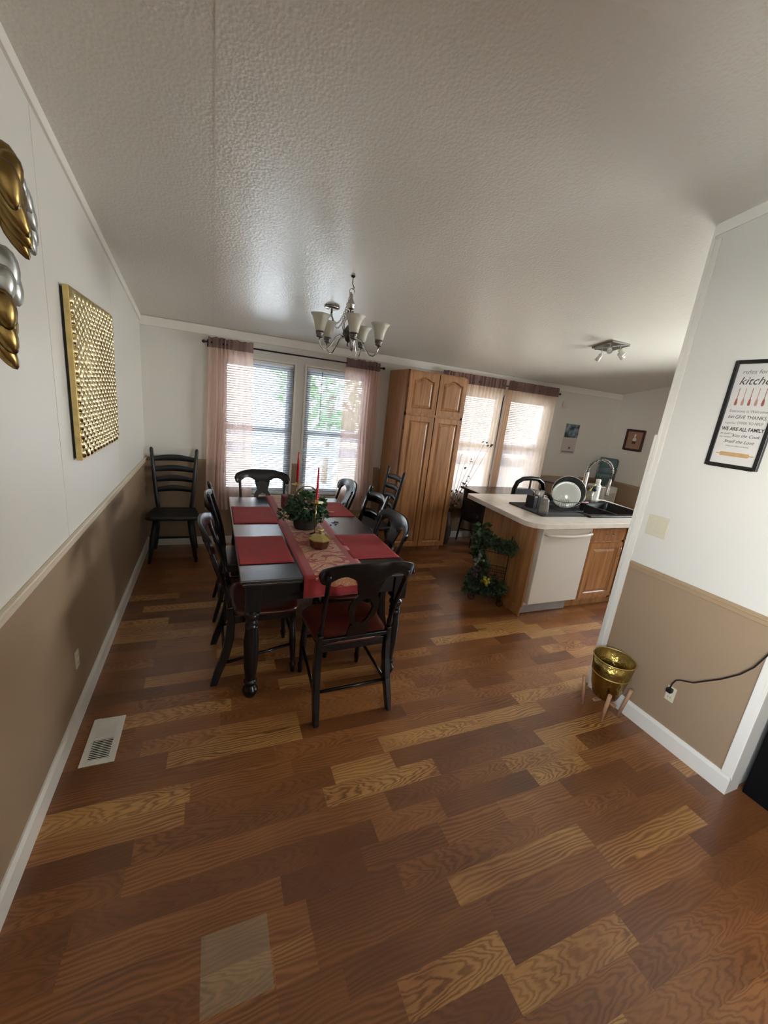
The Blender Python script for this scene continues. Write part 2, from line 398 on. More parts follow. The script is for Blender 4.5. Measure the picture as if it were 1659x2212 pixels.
def side_wall(name, x, sgn, y0, y1, hole=None):
    """a wall in a plane x = const with tan wainscot below the rail; sgn is the side of its thickness"""
    mb = MB(); T = .1*sgn
    def slab(z0f, z1f, mi, ys):
        mb.cur = mi
        for a, b_ in zip(ys[:-1], ys[1:]):
            mb.hexa([(x,a,z0f(a)),(x+T,a,z0f(a)),(x+T,b_,z0f(b_)),(x,b_,z0f(b_)),(x,a,z1f(a)),(x+T,a,z1f(a)),(x+T,b_,z1f(b_)),(x,b_,z1f(b_))])
    ys = sorted({y0, y1} | ({YR} if y0 < YR < y1 else set()))
    if hole:
        ya, yb_, za, zb = hole
        for a, b_ in ((y0, ya), (yb_, y1)):
            slab(lambda y: 0, lambda y: RAIL-.02, 1, [a, b_]); slab(lambda y: RAIL-.02, lambda y: cz(y)+.01, 0, sorted({a, b_} | ({YR} if a < YR < b_ else set())))
        slab(lambda y: 0, lambda y: min(za, RAIL-.02), 1, [ya, yb_])
        if za > RAIL-.02: slab(lambda y: RAIL-.02, lambda y: za, 0, [ya, yb_])
        slab(lambda y: zb, lambda y: cz(y)+.01, 0, [ya, yb_])
        return struct(name, mb, [wall_up, wall_tan])
    slab(lambda y: 0, lambda y: RAIL-.02, 1, [y0, y1]); slab(lambda y: RAIL-.02, lambda y: cz(y)+.01, 0, ys)
    return struct(name, mb, [wall_up, wall_tan])
FILL_LEFT = (-7.3, -4.6, 1.35, 2.3); FILL_RIGHT = (-3.3, -1.5, 1.12, 2.02)  # openings of unseen side windows, added to brighten room and kitchen
side_wall('wall_left', 0, -1, YB-.1, .12, FILL_LEFT)
side_wall('wall_right', XR, 1, YB-.1, .12, FILL_RIGHT)
# partition beside the camera
mb = MB()
for a, b_ in ((YN, YR), (YR, YE)):
    mb.cur = 1; mb.box(XP, XP+.1, a, b_, 0, RAIL-.02); mb.cur = 0
    mb.hexa([(XP,a,RAIL-.02),(XP+.1,a,RAIL-.02),(XP+.1,b_,RAIL-.02),(XP,b_,RAIL-.02),(XP,a,cz(a)+.01),(XP+.1,a,cz(a)+.01),(XP+.1,b_,cz(b_)+.01),(XP,b_,cz(b_)+.01)])
struct('wall_partition', mb, [wall_up, wall_tan])
mb = MB(); mb.box(XP+.1, XR, YN, YN+.1, 0, cz(YN+.1)-.0)
struct('wall_kitchen_back', mb, wall_up)

# far wall with four window openings
WZ0, WZ1 = .58, 2.02
WIN = [(.70, 1.44), (1.575, 2.32), (3.56, 4.26), (4.38, 5.13)]
def pierced(name, yA, yB, wins, z0, z1, ztop, x0=-.0, x1=XR):
    mb = MB(); xs = [x0] + [v for w in wins for v in w] + [x1]
    for i in range(0, len(xs), 2):
        mb.cur = 1; mb.box(xs[i], xs[i+1], yA, yB, 0, RAIL-.02); mb.cur = 0; mb.box(xs[i], xs[i+1], yA, yB, RAIL-.02, ztop)
    for w in wins:
        mb.cur = 1; mb.box(w[0], w[1], yA, yB, 0, z0); mb.cur = 0; mb.box(w[0], w[1], yA, yB, z1, ztop)
    return struct(name, mb, [wall_up, wall_tan])
pierced('wall_far', 0, .12, WIN, WZ0, WZ1, ZC+.005)
FILL_BACK = [(4.6, 5.5)]  # unseen back-wall window, added to bring in more daylight
pierced('wall_back', YB-.12, YB, FILL_BACK, .35, 2.05, cz(YB)+.005)
for (a, b_) in WIN: portal(a, b_, WZ0, WZ1, .115, -1)
for (a, b_) in FILL_BACK: portal(a, b_, .35, 2.05, YB-.1, 1)

def side_portal(x, h, sgn):
    d = bpy.data.lights.new('daylight_portal', 'AREA'); d.shape = 'RECTANGLE'; d.size = h[3]-h[2]; d.size_y = h[1]-h[0]; d.cycles.is_portal = True
    o = bpy.data.objects.new('daylight_portal', d); COL.objects.link(o); o.location = (x, (h[0]+h[1])/2, (h[2]+h[3])/2)
    o.rotation_euler = (0, -PI/2 if sgn > 0 else PI/2, 0)
side_portal(-.09, FILL_LEFT, 1); side_portal(XR+.09, FILL_RIGHT, -1)
glass = m_glass(); glass_dim = m_glass('dimmed_window_glass', (.56, .58, .60, 1))  # second glass has a grey tint added to dim the far windows
def window(n, a, b_, z0, z1, y0, y1, gl=None):
    yf = (y0+y1)/2; f = MB(); w = .035
    t = tag(obj('window_%d' % n, MB().box(a, a+w, yf-.04, yf+.05, z0, z1).box(b_-w, b_, yf-.04, yf+.05, z0, z1).box(a+w, b_-w, yf-.04, yf+.05, z1-w, z1).box(a+w, b_-w, yf-.04, yf+.05, z0, z0+w), vinyl, bevel=.004), kind='structure')
    zm = (z0+z1)/2+.02
    for (p, q, dy) in ((z0+w, zm, -.01), (zm-.03, z1-w, .015)):
        s = MB(); g = .03; A, B = a+w, b_-w
        s.box(A, A+g, yf+dy-.012, yf+dy+.012, p, q).box(B-g, B, yf+dy-.012, yf+dy+.012, p, q).box(A+g, B-g, yf+dy-.012, yf+dy+.012, q-.035, q).box(A+g, B-g, yf+dy-.012, yf+dy+.012, p, p+.035)
        so = obj('sash', s, vinyl, t)
        obj('pane', MB().box(A+g, B-g, yf+dy-.002, yf+dy+.002, p+.035, q-.035), gl or glass, so)
    return t
for i, (a, b_) in enumerate(WIN): window(i+1, a, b_, WZ0, WZ1, .03, .11, glass_dim)
for i, (a, b_) in enumerate(FILL_BACK): window(i+5, a, b_, .35, 2.05, YB-.11, YB-.03)
for n_, x_, h_, r_ in ((6, -.05, FILL_LEFT, PI/2), (7, XR+.05, FILL_RIGHT, -PI/2)):  # frames for the two added side openings, out of view
    w_ = h_[1]-h_[0]; o = window(n_, -w_/2, w_/2, h_[2], h_[3], -.04, .04)
    o.rotation_euler = (0, 0, r_); o.location = (x_, (h_[0]+h_[1])/2, 0)
# thin casings around the far windows
k = 3
for (a, b_) in WIN:
    mb = MB(); c = .022
    mb.box(a-c, a, -.012, .03, WZ0-c, WZ1+c).box(b_, b_+c, -.012, .03, WZ0-c, WZ1+c).box(a, b_, -.012, .03, WZ1, WZ1+c).box(a, b_, -.02, .03, WZ0-c, WZ0)
    struct('trim_%d' % k, mb, trim_w, bevel=.003); k += 1

# baseboards, rails, crown
def prof_run(pts_z, x0, x1, y, sgn): pass
mb = MB().box(0, 2.54, -.012, 0, 0, .075).box(0, 2.54, -.008, 0, .075, .09)
mb.box(3.33, XR, -.012, 0, 0, .075).box(3.33, XR, -.008, 0, .075, .09)
struct('baseboard_far', mb, trim_w, bevel=.003)
mb = MB().box(0, .014, YB, -.013, 0, .085).hexa([(0,YB,.085),(.014,YB,.085),(.014,-.013,.085),(0,-.013,.085),(0,YB,.105),(.006,YB,.105),(.006,-.013,.105),(0,-.013,.105)])
struct('baseboard_left', mb, trim_w)
mb = MB().box(XP-.014, XP, YN-.014, YE+.0, 0, .085).hexa([(XP-.014,YN-.014,.085),(XP,YN-.014,.085),(XP,YE,.085),(XP-.014,YE,.085),(XP-.006,YN-.006,.105),(XP,YN-.006,.105),(XP,YE,.105),(XP-.006,YE,.105)])
mb.box(XP, XP+.1, YN-.014, YN, 0, .1)
struct('baseboard_partition', mb, trim_w)
mb = MB().box(XR-.012, XR, YN+.1, -.013, 0, .09)
struct('baseboard_right', mb, trim_w)
def rail(name, mbx, m=None): return struct(name, mbx, m or rail_tan, bevel=.004)
mb = MB()
for (a, b_) in ((0, .66), (1.465, 1.552), (2.345, 2.54), (3.33, 3.53), (5.145, XR)): mb.box(a, b_, -.012, 0, RAIL-.035, RAIL)
rail('trim_7', mb)
mb = MB().box(0, .014, YB, -.013, RAIL-.045, RAIL-.006).box(0, .02, YB, -.013, RAIL-.016, RAIL-.002)
rail('trim_8', mb, mat('cream_rail_paint', srgb(206, 192, 172), .35, var=.01))
mb = MB().box(XP-.012, XP, YN+.035, YE-.045, RAIL-.045, RAIL).box(XP-.018, XP, YN+.035, YE-.045, RAIL-.022, RAIL-.008)
rail('trim_9', mb)
mb = MB().box(XR-.012, XR, YN+.1, -.013, RAIL-.04, RAIL); rail('trim_10', mb)
mb = MB().box(0, XR, -.012, 0, ZC-.075, ZC-.004).box(0, XR, -.017, 0, ZC-.085, ZC-.070)
struct('trim_11', mb, trim_w, bevel=.002)
mb = MB()
for x, w, s in ((0, .012, 1), (XP, .009, -1)):
    y0, y1 = (YR, 0) if s > 0 else (YR, YE)
    mb.hexa([(x,y0,cz(y0)-.055),(x+s*w,y0,cz(y0)-.055),(x+s*w,y1,cz(y1)-.055),(x,y1,cz(y1)-.055),(x,y0,cz(y0)),(x+s*w,y0,cz(y0)),(x+s*w,y1,cz(y1)),(x,y1,cz(y1))])
struct('trim_12', mb, trim_w)
# wall-end trims of the partition: corner strip, end casing and near casing
mb = MB().box(XP-.008, XP, YE-.04, YE+.004, .0, cz(YE)-.07).box(XP-.012, XP-.008, YE-.014, YE+.004, .0, cz(YE)-.07)
mb.box(XP-.008, XP+.11, YE, YE+.008, 0, cz(YE)-.004)
struct('trim_13', mb, trim_w, bevel=.003)
mb = MB().box(XP+.004, XP+.09, YE+.008, YE+.034, 0, 1.72); struct('trim_14', mb, trim_w, bevel=.005)
mb = MB().box(XP+.02, XP+.09, YE+.008, YE+.028, 1.75, 1.92); struct('trim_15', mb, trim_w, bevel=.004)
mb = MB().box(XP-.012, XP, YN, YN+.034, .1, cz(YN)-.005).box(XP-.012, XP+.11, YN-.016, YN, .1, cz(YN)-.005)
struct('trim_16', mb, trim_w, bevel=.004)
# low seams of the left wall panels
mb = MB()
for y in (-2.42, -1.2, -3.64): mb.box(0, .0012, y-.02, y+.02, RAIL, cz(y)-.06)
struct('trim_17', mb, wall_up)

# ================================================================ OUTSIDE
gm = mat('pale_gravel_yard', srgb(196, 192, 184), .9, var=.15, vscale=3)
mb = MB().add([(-25,.13,-.6),(30,.13,-.6),(30,40,-.6),(-25,40,-.6)], [(0,1,2,3)]); struct('ground', mb, gm)
mb = MB().add([(-25,YB-.2,-.6),(30,YB-.2,-.6),(30,-40,-.6),(-25,-40,-.6)], [(3,2,1,0)]); struct('ground_back', mb, gm)
t = thing('fence', 'low blue-grey board fence across the yard outside the dining windows', 'fence', (0, 5.2, -.6))
fm = mat('blue_grey_fence_paint', srgb(120, 140, 160), .7, var=.1)
for i in range(5): obj('post', MB().box(-.05, .05, -.05, .05, 0, 1.65), fm, t, loc=(-3+3.2*i, .08, 0))
obj('board_panel', MB().box(-3, 9.8, -.015, .015, .9, 1.15).box(-3, 9.8, -.015, .015, 1.3, 1.55), fm, t)
def leaf_cloud(mb, c, rad, n, size, seed=1, squash=(1,1,1), flat=False):
    rr = random.Random(seed)
    for _ in range(n):
        while True:
            v = Vector((rr.uniform(-1,1), rr.uniform(-1,1), rr.uniform(-1,1)))
            if v.length <= 1: break
        if v.length > .01: v = v.normalized()*(v.length**.45)
        p = Vector(c) + Vector((v.x*rad*squash[0], v.y*rad*squash[1], v.z*rad*squash[2]))
        s = size*rr.uniform(.6, 1.25)
        d = Vector((rr.uniform(-1,1)+v.x, rr.uniform(-1,1)+v.y, rr.uniform(-1,.6)+v.z*.6)).normalized()
        u = d.cross(Vector((rr.uniform(-1,1), rr.uniform(-1,1), rr.uniform(-1,1)))).normalized(); w = d.cross(u)
        q = [p, p+d*s*.35+u*s*.38+w*s*.06, p+d*s*.6+u*s*.22, p+d*s, p+d*s*.6-u*s*.22, p+d*s*.35-u*s*.38+w*s*.06]
        mb.add(q, [(0,1,2,3),(0,3,4,5)])
    return mb
t = thing('tree', 'bushy green tree seen through the right dining window blind', 'tree', (3.6, 6.4, -.6))
obj('trunk', MB().tube([(0,0,0),(.05,0,1.2),(0,.05,2.4)], [.16,.13,.1]), mat('bark', srgb(100, 84, 66), .9, var=.2), t)
obj('foliage', leaf_cloud(MB(), (0,0,3.0), 1.5, 900, .3, 5), mat('tree_leaf', srgb(104, 136, 84), .6, var=.4, vscale=4), t)

# ================================================================ WINDOW DRESSING
slat_m = m_translucent('white_blind_slat', srgb(196, 201, 208), .04, .45)
def blind(a, b_, label, wand):
    t = thing('window_blind', label, 'window blind', ((a+b_)/2, .012, WZ1), group='white mini blinds')
    h = (b_-a)/2-.006; hb = MB().box(-h, h, -.014, .014, -.03, -.002)
    obj('headrail', hb, vinyl, t, bevel=.003)
    mb = MB(); z = -.05; rot = Matrix.Rotation(math.radians(-33), 3, 'X')
    while z > -(WZ1-WZ0)+.045:
        mb.obox((0, 0, z), (2*h-.006, .023, .0011), rot); z -= .0235
    obj('slats', mb, slat_m, t)
    obj('bottom_rail', MB().box(-h, h, -.012, .012, -(WZ1-WZ0)+.008, -(WZ1-WZ0)+.026), vinyl, t, bevel=.002)
    mb = MB()
    for x in (-h*.62, h*.62):
        for dy in (-.0125, .0125): mb.tube([(x, dy, -.03), (x, dy, -(WZ1-WZ0)+.02)], .0008, 4)
    obj('ladder_cord', mb, vinyl, t)
    if wand: obj('tilt_wand', MB().tube([(wand, -.022, -.03), (wand, -.024, -.62)], .0035, 6), mat('grey_wand', srgb(110, 112, 118), .4), t)
blind(*WIN[0], 'white slatted blind in the left dining window', None)
blind(*WIN[1], 'white slatted blind with a grey wand in the right dining window', -.2)
blind(*WIN[2], 'white slatted blind behind the sheer curtain next to the pantry', None)
blind(*WIN[3], 'white slatted blind behind the rightmost sheer curtain', None)

sheer = m_sheer('pink_beige_sheer', srgb(232, 204, 190), .84)
sheer2 = m_sheer('cream_sheer', srgb(242, 216, 192), .87)
header = m_sheer('gathered_header', srgb(150, 124, 120), .93)
def curtain(a, b_, ztop, zrod, zbot, label, m, seed, dense=(), amp=.016, shift=(0, 0), rip=.007):
    """dense: (u centre, width) gathered bundles; the cloth hangs from the rod with a ruffle above it"""
    rr = random.Random(seed); ph = [rr.uniform(0, 6.28) for _ in range(6)]
    t = thing('curtain', label, 'curtain', ((a+b_)/2, -.08, zrod), group='sheer curtains on the far wall')
    w = b_-a
    def fn(z0, z1, extra=0):
        def f(u, v):
            z = lerp(z0, z1, v); d = (zrod-z)
            y = amp*math.sin(u*w*46+ph[0]+.8*math.sin(v*2+ph[1]))*(.5+.5*math.sin(u*w*13+ph[2])) + .006*math.sin(u*w*110+ph[3])
            for (c, ww) in dense: y += .02*math.exp(-((u-c)/ww)**2)*math.sin(u*w*170+ph[4])
            x = (u-.5)*w + (shift[0]*(1-u)+shift[1]*u)*max(0, d) + .012*math.sin(v*5+ph[5])*math.sin(u*PI)*(1 if extra == 0 else 0)
            if extra: y += -.020+.005*math.sin(u*w*150+ph[1]); z += (1-v)*rip*(math.sin(u*w*95+ph[0])*.5+math.sin(u*w*41+ph[3])*.5)
            return (x, y-.0, z-zrod)
        return f
    obj('cloth', MB().grid(fn(zrod-.045, zbot), int(w*170), 30), m, t)
    obj('ruffle', MB().grid(fn(ztop, zrod-.045, 1), int(w*200), 6), header, t)
    return t
curtain(.588, 1.005, 2.165, 2.115, .42, 'pinkish sheer curtain at the left side of the dining windows', sheer, 3, dense=((.3,.12),(.38,.06)), shift=(-.02, .015))
curtain(1.99, 2.40, 2.165, 2.118, .42, 'pinkish sheer curtain at the right side of the dining windows, beside the pantry', sheer, 4, dense=((.75,.2),), shift=(-.0, .04))
curtain(3.22, 4.185, 2.205, 2.13, .45, 'cream sheer curtain half hidden by the tall oak pantry', sheer2, 8, amp=.012, rip=.002)
curtain(4.225, 5.11, 2.205, 2.13, .45, 'cream sheer curtain nearest the wall calendar', sheer2, 9, amp=.012, dense=((.06,.06),), rip=.002)
def rod(x0, x1, z, label):
    t = thing('curtain_rod', label, 'curtain rod', ((x0+x1)/2, -.08, z)); h = (x1-x0)/2; m = mat('dark_rod_metal', srgb(38, 34, 40), .35, .6)
    obj('pole', MB().tube([(-h,0,0),(h,0,0)], .008, 10), m, t)
    for s in (-1, 1):
        obj('finial', MB().lathe([(.0,-.02),(.013,-.012),(.016,0),(.012,.012),(.0,.018)], (s*(h+.012), 0, 0), 12, rot=rotm((0,0,1),(1,0,0))), m, t)
        obj('bracket', MB().box(s*h*.97-.006, s*h*.97+.006, -.004, .078, -.012, -.004).box(s*h*.97-.012, s*h*.97+.012, .072, .079, -.04, .03), m, t)
rod(.56, 2.43, 2.115, 'dark curtain rod above the two dining windows')
rod(3.2, 5.135, 2.13, 'dark curtain rod above the kitchen windows')

# ================================================================ DINING TABLE
TX0, TX1, TY0, TY1, TZ = .755, 1.765, -2.645, -.86, .762
t = thing('dining_table', 'long black dining table with turned legs set with red placemats', 'table', ((TX0+TX1)/2, (TY0+TY1)/2, 0))
hx, hy = (TX1-TX0)/2, (TY1-TY0)/2
top_m = mat('satin_black_tabletop', srgb(26, 27, 30), .27, var=.25, vscale=3, bump=.12, bscale=14, stretch=(1, 3, 1), spec=.8, bdist=.003, coat=.1, Coat_Roughness=.22)
mb = MB().box(-hx, hx, -hy, hy, TZ-.022, TZ).box(-hx+.012, hx-.012, -hy+.012, hy-.012, TZ-.04, TZ-.022)
obj('tabletop', mb, top_m, t, bevel=.006)
mb = MB(); A = .09
mb.box(-hx+A, hx-A, -hy+.045, -hy+.07, TZ-.15, TZ-.04).box(-hx+A, hx-A, hy-.07, hy-.045, TZ-.15, TZ-.04)
mb.box(-hx+.045, -hx+.07, -hy+A, hy-A, TZ-.15, TZ-.04).box(hx-.07, hx-.045, -hy+A, hy-A, TZ-.15, TZ-.04)
obj('apron', mb, black_w, t)
mb = MB()   # carved scrolls on the end apron
for s in (-1, 1):
    for q in range(3):
        r = .018+.011*q
        mb.tube([(s*(.06+r*math.cos(a)+.0), -hy+.043, TZ-.095+r*.75*math.sin(a)) for a in [lerp(-2.2, 2.6, i/14) for i in range(15)]] + [(s*(.20+.02*q), -hy+.043, TZ-.13+.004*q)], .0032, 5)
obj('carving', mb, black_w, t)
def tleg(x, y):
    mb = MB().box(x-.042, x+.042, y-.042, y+.042, TZ-.20, TZ-.04)
    mb.lathe([(.040,TZ-.2),(.026,TZ-.212),(.040,TZ-.225),(.043,TZ-.24),(.030,TZ-.262),(.036,TZ-.275),(.036,TZ-.283),(.030,TZ-.29),(.036,TZ-.30),(.036,TZ-.31),(.034,TZ-.33),(.041,TZ-.40),(.038,.2),(.030,.13),(.029,.115),(.037,.105),(.037,.095),(.028,.085),(.028,.075),(.042,.055),(.043,.035),(.036,.015),(.028,0)], (x, y, 0), 20)
    return mb
for sx_ in (-1, 1):
    for sy_ in (-1, 1): obj('leg', tleg(sx_*(hx-.07), sy_*(hy-.075)), black_w, t, bevel=.003)

def placemat(x0, x1, y0, y1, label, rz=0):
    w, h = (x1-x0)/2, (y1-y0)/2; rr = random.Random(label)
    f = lambda u, v: ((u-.5)*2*w, (v-.5)*2*h, .0035+.0012*math.sin(u*9+rr.random()*.2+v*4)*math.sin(v*11))
    o = obj('placemat', MB().grid(f, 24, 16), red_c, loc=((x0+x1)/2, (y0+y1)/2, TZ), rz=rz, solid=.004)
    tag(o, label, 'placemat', 'red cloth placemats')
placemat(.766, 1.082, -1.67, -1.21, 'red placemat at the left far seat, beside the paisley runner')
placemat(.76, 1.068, -2.43, -1.965, 'red placemat at the left near seat, close to the table corner')
placemat(1.438, 1.752, -2.43, -1.97, 'red placemat at the right near seat, behind the near chair back')
placemat(1.455, 1.752, -1.50, -1.04, 'red placemat at the right far seat with a stick lying on it')

def build_runner():
    """cloth lying along the table and hanging over its near end"""
    x0, x1 = 1.083, 1.462; cx = (x0+x1)/2; L = TY1+.05-TY0; D = .125
    V, Fc, UV = [], [], []; nu, ns = 16, 90
    tot = L+D
    for j in range(ns+1):
        s = tot*j/ns           # 0 at the hanging hem
        for i in range(nu+1):
            x = lerp(x0, x1, i/nu); rel = x-cx
            if s < D-.012: y, z = TY0-.006-.004*math.sin(i*.9), TZ+.004-(D-s)
            elif s < D+.012:
                a = (s-D+.012)/.024*PI/2; y = TY0-.006+.012*(1-math.cos(a))*.9; z = TZ+.004-.012+.012*math.sin(a)
            else: y = TY0+(s-D); z = TZ+.0035
            V.append((x-cx, y-(TY0+.8), z-TZ)); UV.append((rel, s))
    for j in range(ns):
        for i in range(nu):
            a = j*(nu+1)+i; Fc.append((a, a+1, a+nu+2, a+nu+1))
    me = bpy.data.meshes.new('table_runner'); me.from_pydata(V, [], Fc)
    ul = me.uv_layers.new(name='UVMap')
    for lp in me.loops: ul.data[lp.index].uv = UV[lp.vertex_index]
    me.polygons.foreach_set('use_smooth', [True]*len(Fc)); me.materials.append(m_runner())
    o = bpy.data.objects.new('table_runner', me); COL.objects.link(o); o.location = (cx, TY0+.8, TZ)
    k = o.modifiers.new('thickness', 'SOLIDIFY'); k.thickness = .003; k.offset = 0
    tag(o, 'red table runner with tan paisley figure hanging over the near table end', 'table runner')
build_runner()

# ================================================================ CHAIRS
def quad_sec(c, w, h, ax=(1,0,0), ay=(0,1,0), n=8):
    c = Vector(c); ax = Vector(ax); ay = Vector(ay)
    return [c+ax*w*math.cos(2*PI*k/n)*1.0+ay*h*math.sin(2*PI*k/n) for k in range(n)]
def turned_leg(x, y, top, x2, y2, r=.019):
    prof = [(0,1.0),(.03,1.0),(.06,.75),(.09,1.15),(.13,1.2),(.17,.8),(.2,1.0),(.5,1.15),(.8,.8),(.84,.75),(.87,1.05),(.92,.9),(1,.65)]
    pts = [(lerp(x, x2, k), lerp(y, y2, k), top*(1-k)) for k, _ in prof]
    return MB().tube(pts, [r*q for _, q in prof], 12)
def make_scroll_chair():
    """black dining chair, front towards local +y: crest rail with drooping round ends, open oval splat"""
    t = thing('dining_chair', '', 'chair')
    seat = MB(); prof = []
    for k in range(40):
        a = 2*PI*k/40; c, s = math.cos(a), math.sin(a)
        x = .225*(abs(c)**.45)*(1 if c > 0 else -1); y = .215*(abs(s)**.45)*(1 if s > 0 else -1)
        prof.append((x*(1+.10*y/.215*.5), y))
    vs = []; rings = [(.0,.449),(.35,.450),(.7,.455),(.93,.462),(1.0,.455),(.99,.44),(.93,.434),(0,.434)]
    for f, z in rings: vs += [(x*max(f, .001), y*max(f, .001), z) for x, y in prof]
    seat.add(vs, [(i*40+k, i*40+(k+1) % 40, (i+1)*40+(k+1) % 40, (i+1)*40+k) for i in range(len(rings)-1) for k in range(40)], True)
    obj('seat', seat, seat_w, t)
    mb = MB().box(-.19, .19, .165, .185, .385, .435).box(-.19, .19, -.195, -.175, .385, .435).box(-.195, -.175, -.18, .175, .385, .435).box(.175, .195, -.18, .175, .385, .435)
    obj('seat_frame', mb, black_w, t, bevel=.004)
    for s in (-1, 1): obj('leg', turned_leg(s*.18, .165, .44, s*.195, .185), black_w, t)
    # rear leg running up into the back post
    zs = [(0,-.285,.217),(.08,-.262,.215),(.18,-.225,.211),(.30,-.198,.207),(.42,-.19,.203),(.50,-.198,.200),(.58,-.215,.200),(.70,-.25,.204),(.80,-.283,.209),(.90,-.315,.214)]
    for s in (-1, 1):
        mb = MB()
        lo = zs[:6]; hi = zs[5:]
        def sec(p, hw, hd):
            z, y, x = p
            return [(s*x-hw, y-hd, z), (s*x+hw, y-hd, z), (s*x+hw, y+hd, z), (s*x-hw, y+hd, z)]
        secs = [sec(p, .0145+.004*math.sin(i/5*PI), .019+.006*math.sin(i/5*PI)) for i, p in enumerate(lo)]
        n = len(secs); mb.ribbon(lambda u: secs[round(u*(n-1))], n-1, smooth=False)
        o = obj('leg', mb, black_w, t, bevel=.005)
        rs = [.017,.013,.018,.012,.013,.011]
        hp = [(s*p[2], p[1], p[0]) for p in hi]; pts, rr_ = [], []
        for i in range(len(hp)-1):
            for k in range(4):
                pts.append(tuple(lerp(hp[i][j], hp[i+1][j], k/4) for j in range(3))); q = (i*4+k)/16
                rr_.append(.0125+.005*math.exp(-((q-.12)/.06)**2)-.003*math.exp(-((q-.25)/.05)**2))
        pts.append(hp[-1]); rr_.append(.012)
        obj('back_post', MB().tube(pts, rr_, 10), black_w, t)
    # crest rail
    def crest(u):
        a = (u-.5)*2; x = a*.262; ya = -.345+.05*a*a; top = .970-.050*abs(a)**3
        if abs(a) > .93: top -= .03*((abs(a)-.93)/.07)**2
        c1 = math.exp(-((a)/.26)**2)
        bot = .876-.0*a - .050*c1 + .0*abs(a) - .036*math.exp(-((abs(a)-.88)/.15)**2) + .018*math.exp(-((abs(a)-.52)/.2)**2)
        if abs(a) > .93: bot += .032*((abs(a)-.93)/.07)**2
        th = .0105; lean = lambda z: ya-(z-.9)*.25
        return [(x, lean(bot)-th, bot), (x, lean(bot)+th, bot), (x, lean(top)+th*.8, top), (x, lean(top)-th*.8, top)]
    obj('crest_rail', MB().ribbon(crest, 44), black_w, t, bevel=.003)
    # splat: neck, open oval, plinth
    yb = lambda z: -.20-(z-.46)*.33
    outer, inner = [], []
    N = 40
    for k in range(N):
        a = 2*PI*k/N; z = .665+.125*math.sin(a); x = (.083+.012*math.sin(a))*math.cos(a)
        outer.append((x, z)); z2 = .658+.088*math.sin(a); inner.append(((.047+.006*math.sin(a))*math.cos(a), z2))
    mb = MB(); vs = []
    for side in (-.008, .008):
        vs += [(x, yb(z)+side, z) for x, z in outer]; vs += [(x, yb(z)+side, z) for x, z in inner]
    fs = []
    for k in range(N):
        j = (k+1) % N
        fs += [(k, j, N+j, N+k), (2*N+k, 3*N+k, 3*N+j, 2*N+j), (k, 2*N+k, 2*N+j, j), (N+k, N+j, 3*N+j, 3*N+k)]
    mb.add(vs, fs)
    for (p) in ([(-.05,.77),(.05,.77),(.075,.86),(-.075,.86)], [(-.062,.452),(.062,.452),(.052,.565),(-.052,.565)]):
        mb.prism(p, lambda u, v, sd: (u, yb(v)+(-.0075 if sd == 0 else .0075), v))
    obj('splat', mb, black_w, t)
    obj('back_rail', MB().box(-.19, .19, -.213, -.193, .452, .478), black_w, t, bevel=.004)
    mb = MB().tube([(-.19,.178,.2),(-.215,-.235,.14)], .009, 8).tube([(.19,.178,.2),(.215,-.235,.14)], .009, 8).tube([(-.211,-.228,.165),(.211,-.228,.165)], .009, 8).tube([(-.187,.17,.26),(.187,.17,.26)], .009, 8)
    obj('stretcher', mb, black_w, t)
    return t
def place(src, first, loc, rz, label, group=None):
    o = src if first else copy_tree(src)
    o.location = (loc[0], loc[1], 0); o.rotation_euler = (0, 0, rz); o['label'] = label
    if group: o['group'] = group
    return o
sc = make_scroll_chair(); G = 'scroll-backed chairs around the dining table'
place(sc, True, (1.345, -2.605), math.radians(2), 'black chair at the near end of the table with its back to the viewer', G)
place(sc, False, (.915, -2.215), -PI/2, 'black chair with cherry seat at the near left of the table', G)
place(sc, False, (1.52, -2.12), PI/2, 'black curved-back chair at the near right of the table, by the red placemat', G)
place(sc, False, (1.53, -.97), PI/2, 'black curved-back chair at the far right of the table, its crest catching window light', G)
place(sc, False, (1.08, -.905), PI, 'black curved-back chair at the far end of the table, silhouetted against the window', G)

